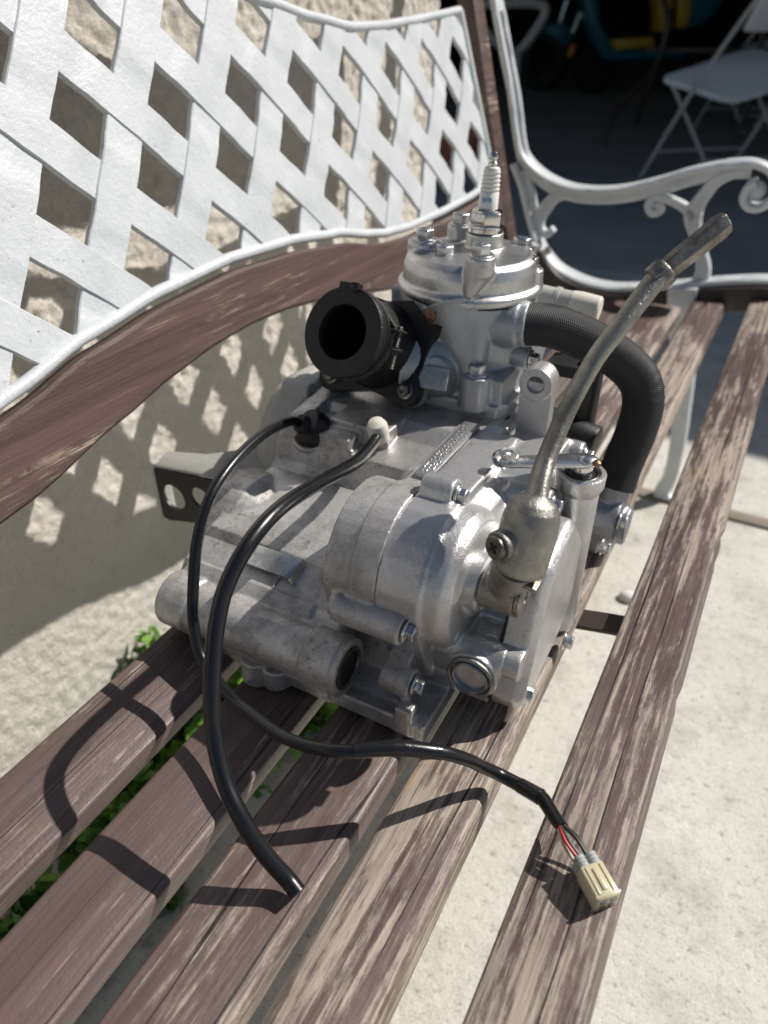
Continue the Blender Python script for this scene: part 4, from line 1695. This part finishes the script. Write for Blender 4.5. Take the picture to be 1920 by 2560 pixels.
# motor scooter with teal and yellow panels
sc = thing('motor_scooter', 'teal scooter with yellow floor panels parked in the dark garage', 'scooter', (-3.2, 11.0, 0))


RX = Vector((math.cos(RAD(28.61)), math.sin(RAD(28.61)), 0))
FWD = Vector((-math.sin(RAD(28.61)), math.cos(RAD(28.61)), 0))


def gpt(lat, dep, z):
    """garage frame: lateral metres, distance, height"""
    return FWD * dep + RX * lat + Vector((0, 0, z))


def slab(pts, d0, d1, name, mat, par, bev=.02):
    m = len(pts)
    b = B()
    b._add([gpt(l_, d0, z) for l_, z in pts] + [gpt(l_, d1, z) for l_, z in pts], [tuple(range(m)), tuple(range(2 * m - 1, m - 1, -1))] + [(i, m + i, m + (i + 1) % m, (i + 1) % m) for i in range(m)])
    return obj(name, b, mat, par, bevel=bev)


D, DM = 10.2, 10.9       # distances of the scooter and the motorcycle
slab([(2.261, 1.047), (2.405, 1.047), (2.501, 0.76), (2.659, 0.529), (2.75, 0.462), (3.546, 0.479), (3.548, 0.386), (2.647, 0.368), (2.502, 0.512), (2.364, 0.76)], D - .05, D + .35, 'body_shell', M_teal, sc)
slab([(3.391, 1.062), (3.871, 1.062), (3.879, 0.921), (3.739, 0.744), (3.541, 0.67)], D - .02, D + .35, 'side_panel', M_teal, sc)
slab([(2.651, 0.571), (3.131, 0.604), (3.161, 0.504), (2.73, 0.465)], D - .1, D + .25, 'floor_panel', M_yellow, sc, .01)
slab([(3.103, 1.062), (3.257, 1.062), (3.332, 0.678), (3.201, 0.645)], D - .1, D + .25, 'seat_panel', M_yellow, sc, .01)
slab([(3.324, 1.062), (3.449, 1.062), (3.516, 0.825), (3.515, 0.695), (3.403, 0.687)], D - .1, D + .25, 'seat_panel', M_yellow, sc, .01)
for lat in (2.576, 3.899):
    b = B()
    b.lathe(gpt(lat, D + .15, .27) - FWD * .06, FWD, [(.16, 0), (.25, .0), (.27, .03), (.27, .09), (.25, .12), (.16, .12)], 32, True)
    obj('wheel', b, M_tyre, sc)

# motorcycle front end with teal mudguard
mc = thing('motorcycle', 'dark motorcycle with teal front mudguard and orange reflector', 'motorcycle', (-3.46, 10.6, 0))
b = B()
wa = (RX * .75 + FWD * .66)
b.lathe(gpt(2.043, DM, .36) - wa * .06, wa, [(.20, 0), (.32, -.01), (.36, .03), (.36, .09), (.32, .13), (.20, .12)], 36, True)
obj('tyre', b, M_tyre, mc)
slab([(1.93, 0.66), (2.007, 0.721), (2.13, 0.739), (2.24, 0.704), (2.316, 0.616), (2.248, 0.491), (2.124, 0.545)], DM - .28, DM - .05, 'mudguard', M_teal, mc)
for a_, c_ in (((2.182, 0.966), (2.124, 0.732)), ((2.376, 0.883), (2.292, 0.63))):
    b = B()
    b.tube([gpt(a_[0], DM - .3, a_[1]), gpt(c_[0], DM - .3, c_[1])], .035, 12, 2)
    obj('fork_tube', b, M_chrome, mc)
slab([(2.277, 0.518), (2.355, 0.518), (2.318, 0.374), (2.247, 0.379)], DM - .36, DM - .32, 'reflector', M_orange, mc, .005)
# white tubular stand in front of the wheel
gd_ = thing('tube_frame', 'white bent tube frame beside the motorcycle wheel', 'frame', (-3.6, 9.9, 0))
pts = [(0.867, 0.919), (1.209, 0.916), (1.723, 0.916), (1.821, 0.809), (1.561, 0.461), (1.36, 0.51), (1.153, 0.665)]
bar([gpt(l_, 10.0, z) for l_, z in pts], .05, 'top_bend', gd_, M_chairw)
bar([gpt(1.561, 10.0, 0.461), gpt(1.561, 10.05, 0)], .04, 'leg', gd_, M_chairw)

# terracotta pot seen through the lattice
b = B()
b.lathe((-2.04, 4.73, 0), (0, 0, 1), [(.10, 0), (.14, .17), (.155, .17), (.155, .21), (.135, .21), (.12, .17), (0, .17)], 28)
tag(obj('flower_pot', b, M_terra), 'small terracotta pot on the shaded ground seen through the lattice', 'pot')
